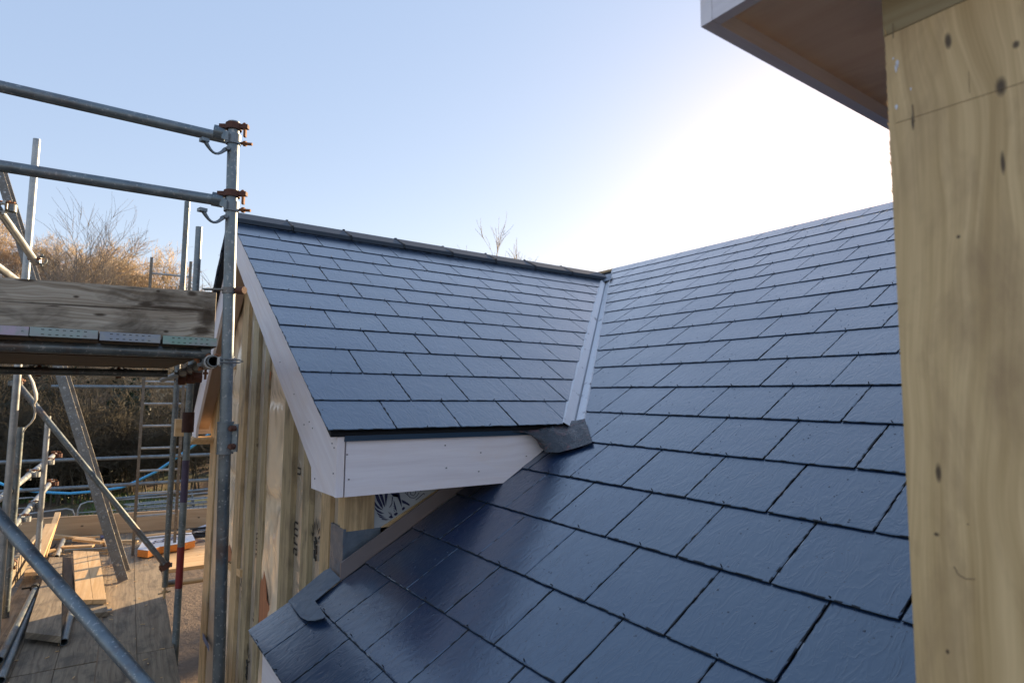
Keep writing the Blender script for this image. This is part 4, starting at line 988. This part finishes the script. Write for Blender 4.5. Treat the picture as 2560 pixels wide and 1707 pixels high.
for (p0, p1, nn) in [((243, 1535), (262, 1532), 'small pale strip of trim lying on the deck'), ((262, 1529), (280, 1525), 'second small pale strip of trim lying on the deck beyond the first')]:
    a, b = atz(*p0, DZ+.02), atz(*p1, DZ+.02); m = MB(); m.box(a, b-a, V((0, .035, 0)), (0, 0, .008)); tag(m.build('trim_strip', M['galvlight']), nn, 'strip', 'trim strips on the deck')
m = MB()
for k in range(700):
    x = rnd.uniform(-.75, 3.0) if rnd.random() < .25 else rnd.uniform(-.7, .62); y = rnd.uniform(4.2, 9.4) if rnd.random() < .35 else rnd.gauss(8.5, .6)
    if y < 7.25 and x > .5: continue
    if y > 9.4 or x < -.7: continue
    c = V((x, y, DZ+.003+rnd.random()*.006)); a = rnd.random()*6.28; L_ = rnd.uniform(.006, .035); W_ = rnd.uniform(.003, .010)
    m.ct = 1; m.cbox(c, (math.cos(a)*L_, math.sin(a)*L_, rnd.uniform(-.004, .004)), (-math.sin(a)*W_, math.cos(a)*W_, 0), (0, 0, .003))
tag(m.build('wood_chips', M['pine']), 'pale wood chips and splinters scattered over the deck boards', 'wood chips', kind='stuff')
# insulation slab wrapped in white sheet
t = thing('insulation_slab', 'white wrapped insulation slab with orange edge on the return deck', 'insulation', atz(400, 1370, DZ))
q = [atz(x, y, DZ+.09) for (x, y) in [(344, 1373), (366, 1338), (440, 1332), (474, 1322), (488, 1350), (455, 1358), (400, 1366), (370, 1376)]]
m = MB(); m.prism([p+V((0, 0, -.004)) for p in q], (0, 0, -.07), SD, SX); m.build('slab', M['insul'], t)
m = MB(); m.prism(q, (0, 0, .003), SD, SX); sh = m.build('sheet', M['white'], t)
a = atz(372, 1362, DZ+.095); r_ = (atz(432, 1350, DZ+.095)-a).normalized(); flat_text('5000', .2, a, r_, V((-r_.y, r_.x, 0)), M['ink'], 'printed_lettering', sh, .004)
q = [atz(x, y, DZ+.03) for (x, y) in [(478, 1326), (520, 1310), (520, 1330), (485, 1340)]]; m = MB(); m.prism(q, (0, 0, .01), SD, SX); tag(m.build('plastic_sheet', M['white']), 'crumpled white sheet beside the stud wall on the return deck', 'sheet')
m = MB()
for k in range(5):
    c = atz(500, 1338-k*3, DZ+.05+k*.012); m.sweep([c+V((math.cos(t_)*(.22+.02*k), math.sin(t_)*.14, .01*math.sin(3*t_+k))) for t_ in [i*math.pi/8 for i in range(17)]], .010, 6)
tag(m.build('cable_coil', M['blackhole']), 'loose coil of black cable on the return deck beside the stud wall', 'cable')
m = MB(); m.sweep([atz(x, y, DZ+.02) for (x, y) in [(100, 1385), (115, 1378), (130, 1370), (138, 1362)]], .009, 6); m.sweep([atz(x, y, DZ+.02) for (x, y) in [(104, 1378), (114, 1381), (122, 1386), (112, 1392)]], .009, 6)
tag(m.build('cable', M['blackhole']), 'short black cable lying at the far left of the deck', 'cable')
m = MB(); m.prism([atz(x, y, DZ+.06) for (x, y) in [(250, 1342), (275, 1340), (276, 1346), (252, 1348)]], (0, 0, .02)); tag(m.build('plastic_scrap', M['ink']), 'blue and white plastic scrap on the far offcuts', 'scrap')
# blue pipe
pp = [(-40, 1196), (0, 1208), (40, 1222), (87, 1228), (130, 1231), (174, 1233), (239, 1228), (304, 1218), (336, 1205), (388, 1180), (437, 1147), (487, 1111), (512, 1093), (540, 1070)]
m = MB(); m.sweep([at(x, y, 9.6) for (x, y) in pp], .020, 10); tag(m.build('water_pipe', M['pipe']), 'bright blue water pipe sagging across the far end of the scaffold', 'pipe')
# brick/timber block on the banded upright
m = MB(); a = at(440, 1048, 5.0); m.box(a, V((.10, 0, 0)), V((0, .1, 0)), (0, 0, -.14)); tag(m.build('timber_block', M['pine']), 'stub of squared pine fixed behind the rusty sleeve of the banded upright', 'block')

# ================================================================== crowd barriers on the ground
def barrier(loc, rz, label, lie=False):
    L, H = 2.1, 1.05; t = thing('crowd_barrier', label, 'barrier', (0, 0, 0), 'steel crowd barriers beyond the scaffold')
    m = MB(); r = .019
    pts = [(0, 0, .1), (0, 0, H-.18), (.05, 0, H-.05), (.18, 0, H), (L-.18, 0, H), (L-.05, 0, H-.05), (L, 0, H-.18), (L, 0, .1)]
    m.sweep(pts, r, 8); m.sweep([(0, 0, .18), (L, 0, .18)], r, 8); m.sweep([(0, 0, .8), (L, 0, .8)], .012, 8)
    m.build('frame', M['galvlight'], t)
    m = MB()
    for k in range(1, 19): m.tube((k*L/19, 0, .18), (k*L/19, 0, .8), .0065, 6)
    b = m.build('bars', M['galvdark'], t)
    for xx in (.35, L-.35):
        m = MB(); m.sweep([(xx, -.3, .02), (xx, 0, .12), (xx, .3, .02)], .015, 6); m.build('foot', M['galvdark'], t)
    t.location = loc; t.rotation_euler = (math.radians(84) if lie else 0, 0, rz); return t
def gpt(px, py, d): p = at(px, py, d); return V((p.x, p.y, terrain_h(p.x, p.y)))
proto = barrier(gpt(186, 1400, 14.5), math.radians(-4), 'steel crowd barrier standing behind the leaning ladder, middle of the line')
def bar(loc, rz, lab, rx=0):
    c = copy_tree(proto); c.location = loc; c.rotation_euler = (rx, 0, rz); c['label'] = lab
bar(gpt(178, 1400, 14.0), math.radians(205), 'steel crowd barrier running off to the left behind the pale upright')
bar(gpt(90, 1400, 15.5), math.radians(186), 'steel crowd barrier at the far left behind the handrails')
bar(gpt(430, 1400, 15.5), math.radians(2), 'steel crowd barrier at the right behind the banded upright')
for k in range(5):
    c = copy_tree(proto); c.location = gpt(300, 1400, 16.6)+V((0, .12*k, .25+.09*k)); c.rotation_euler = (math.radians(84), 0, math.radians(-6+3*k)); c['label'] = 'crowd barrier lying in the pile, %s' % ['at the bottom', 'second from the bottom', 'in the middle', 'second from the top', 'on top'][k]

# ================================================================== trees
def tree_mesh(seed, H, spread, depth, twigmat, trunkmat, r0, upward=.5, dens=3, multi=1, twigr=.006):
    rg = random.Random(seed); tr_ = MB(); cr = MB()
    def br(p, d, L, r, lev):
        n = 3; q = p; dd = d.copy(); pts = [p]; rs = [r]
        for i in range(n):
            dd = (dd+V((rg.gauss(0, .16), rg.gauss(0, .16), rg.gauss(0, .10)+upward*.05))).normalized(); q = q+dd*L/n; pts.append(q); rs.append(max(twigr*.6, r*(1-.55*(i+1)/n)))
        (tr_ if lev <= 1 else cr).sweep(pts, rs, 5 if lev <= 1 else 3, cap=False)
        if lev >= depth: return
        nb = dens+(2 if lev > 0 else 3)
        for k in range(nb):
            t = rg.uniform(.25 if lev else .35, 1.0); i = min(int(t*n), n-1); b = pts[i].lerp(pts[i+1], t*n-i)
            a = rg.uniform(0, 2*math.pi); o = dd.orthogonal().normalized(); o2 = dd.cross(o)
            nd = (dd*rg.uniform(.45, .9)+(o*math.cos(a)+o2*math.sin(a))*spread+V((0, 0, upward*.35))).normalized()
            br(b, nd, L*rg.uniform(.45, .72), max(twigr, rs[i]*.5), lev+1)
    for s_ in range(multi):
        off = V((rg.uniform(-.5, .5), rg.uniform(-.5, .5), 0))*(0 if multi == 1 else 1)
        br(off, V((rg.gauss(0, .12), rg.gauss(0, .12), 1)).normalized(), H*.52, r0, 0)
    t = thing('bare_tree', '', 'tree', (0, 0, 0))
    t['_org'] = (0, 0, 0)
    tr_.build('trunk', M[trunkmat], t); cr.build('crown', M[twigmat], t)
    return t
protos = [tree_mesh(1, 8.5, .75, 4, 'twig', 'bark', .11, .5, 4, 1, .015),
          tree_mesh(2, 7.5, .85, 4, 'twigred', 'bark', .08, .35, 4, 1, .015),
          tree_mesh(3, 10.5, .50, 4, 'twiggrey', 'bark', .13, .8, 5, 1, .008),
          tree_mesh(4, 5.5, .8, 3, 'twigdark', 'barkdark', .05, .4, 5, 4, .011),
          tree_mesh(5, 9.0, .55, 3, 'twigdark', 'barkdark', .09, .9, 4, 1, .013),
          tree_mesh(6, 6.5, .7, 3, 'twigdark', 'barkdark', .06, .3, 4, 3, .012),
          tree_mesh(7, 9.5, .36, 4, 'twiggrey', 'bark', .09, 1.3, 4, 3, .010)]
used = set()
def place(k, x, y, sc, rz, label, group=None):
    if k not in used: o = protos[k]; used.add(k)
    else: o = copy_tree(protos[k])
    o.location = (x, y, terrain_h(x, y)-.1); o.scale = (sc, sc, sc); o.rotation_euler = (0, 0, rz); o['label'] = label
    if group: o['group'] = group
    elif 'group' in o: del o['group']
def pol(px, d): r = ray(px, 981); k = d/math.hypot(r.x, r.y); return r.x*k, r.y*k
# lone tall tree behind the two guard rails
x, y = pol(148, 31); place(2, x, y, .90, 2.3, 'tall grey bare tree rising above the golden scrub behind the guard rails')
G1 = 'golden bare trees along the top of the bank'
i = 0
for d, n_, sc0 in ((32, 17, .68), (36, 19, .78), (41, 20, .84), (47, 20, .88)):
    for k in range(n_):
        px = -260+k*(900/n_)+rnd.uniform(-18, 18)
        hfac = .88 if px < 150 else (.88-.16*(px-150)/225 if px < 375 else 1.0)
        x, y = pol(px, d+rnd.uniform(-1.6, 1.6))
        place([0, 1, 0, 1, 0][rnd.randrange(5)], x, y, sc0*rnd.uniform(.68, .86)*hfac, rnd.random()*6, 'golden brown leafless tree in the dense row on the bank', G1)
for k in range(14):
    px = 285+k*19; x, y = pol(px, 47 if k % 2 else 42); place([0, 1][k % 2], x, y, (.86-.020*k)*rnd.uniform(.9, 1.0), rnd.random()*6, 'golden brown leafless tree in the dense row on the bank', G1)
for k in range(5):
    x, y = pol(480+k*22, 33+k); place(4, x, y, 1.0, k*1.3, 'slender grey leafless tree left of the wing gable', 'slender trees left of the gable')
G2 = 'dark undergrowth trees at the wood edge'
for k in range(30):
    px = -220+k*27+rnd.uniform(-10, 10); x, y = pol(px, 26.5+rnd.uniform(-1.2, 2.0)); place([4, 5, 3, 5][rnd.randrange(4)], x, y, rnd.uniform(.50, .72), rnd.random()*6, 'dark tangled bare sapling at the edge of the wood', G2)
# tree whose twigs show over the wing ridge, and neighbours behind the roofs
x, y = pol(1272, 30); place(6, x, y, 1.12, 1.0, 'bare tree whose top twigs show above the wing ridge')
# wood to the east behind the roofs (shades the lower bank)
G3 = 'trees hidden behind the roofs to the east'
for k in range(26):
    a = math.radians(30+k*1.9); d = 40+rnd.uniform(-3, 3); x, y = d*math.cos(a), d*math.sin(a)
    r_px = 1280+FPX*math.tan(math.radians(55.44)-a)
    if 1150 < r_px < 1400: continue
    place([1, 3, 0][k % 3], x, y, .58, k, 'low bare tree beyond the roofs', G3)
# ivy and bramble mass
def leafmass(name, label, mat, boxes, size):
    m = MB()
    for (pxa, pxb, d, z0, z1, n_, th) in boxes:
        for k in range(n_):
            px = rnd.uniform(pxa, pxb); dd = d+rnd.uniform(-th, th); x, y = pol(px, dd); z = rnd.uniform(z0, z1)
            if noise.noise((x*.45, y*.45, z*.6)) < -.10+.3*(z-z0)/(z1-z0): continue
            c = V((x, y, terrain_h(x, y)-GZ+z)); a = V((rnd.gauss(0, 1), rnd.gauss(0, 1), rnd.gauss(0, 1))).normalized(); b = a.orthogonal().normalized(); s_ = size*rnd.uniform(.6, 1.4); b2 = a.cross(b)
            m.face([c-b*s_, c-b2*s_*.5, c+b*s_*1.1+a*s_*.2, c+b2*s_*.5], None)
    return tag(m.build(name, M[mat]), label, 'undergrowth', kind='stuff')
leafmass('ivy_undergrowth', 'dark ivy and evergreen undergrowth filling the wood edge', 'ivy', [(-260, 640, 28.8, GZ, GZ+3.6, 22000, .9), (-260, 640, 31.0, GZ, GZ+3.6, 18000, 1.2), (-260, 640, 33.5, GZ, GZ+2.6, 12000, 1.2)], .085)
leafmass('bramble_undergrowth', 'brown bramble tangle at the foot of the trees', 'bramble', [(-260, 640, 28.0, GZ, GZ+1.5, 9000, .9), (-260, 640, 30.5, GZ, GZ+3.0, 12000, 2)], .07)
leafmass('shade_screen', 'unseen screen of leaves added beyond the roofs to shade the bank', 'ivy', [(615, 2300, 39.0, GZ, 7.6, 44000, 1.6)], .22)  # added blocker hidden behind the roofs, keeps low sun off the lower wood
# grass tufts on the bank
m = MB()
for k in range(9000):
    px = rnd.uniform(-100, 620); d = rnd.uniform(17.5, 29); x, y = pol(px, d)
    if noise.noise((x*.25, y*.25, 7)) < .02: continue
    z = terrain_h(x, y)-.02; a = rnd.random()*6.28; h = rnd.uniform(.06, .17); s_ = V((math.cos(a), math.sin(a), 0))*.035
    c = V((x, y, z)); m.face([c-s_, c+s_, c+V((rnd.gauss(0, .04), rnd.gauss(0, .04), h))], None)
tag(m.build('grass_tufts', M['grass']), 'rough green grass tufts on the muddy bank', 'grass', kind='stuff')
for o in list(bpy.data.objects):
    if '_org' in o: del o['_org']
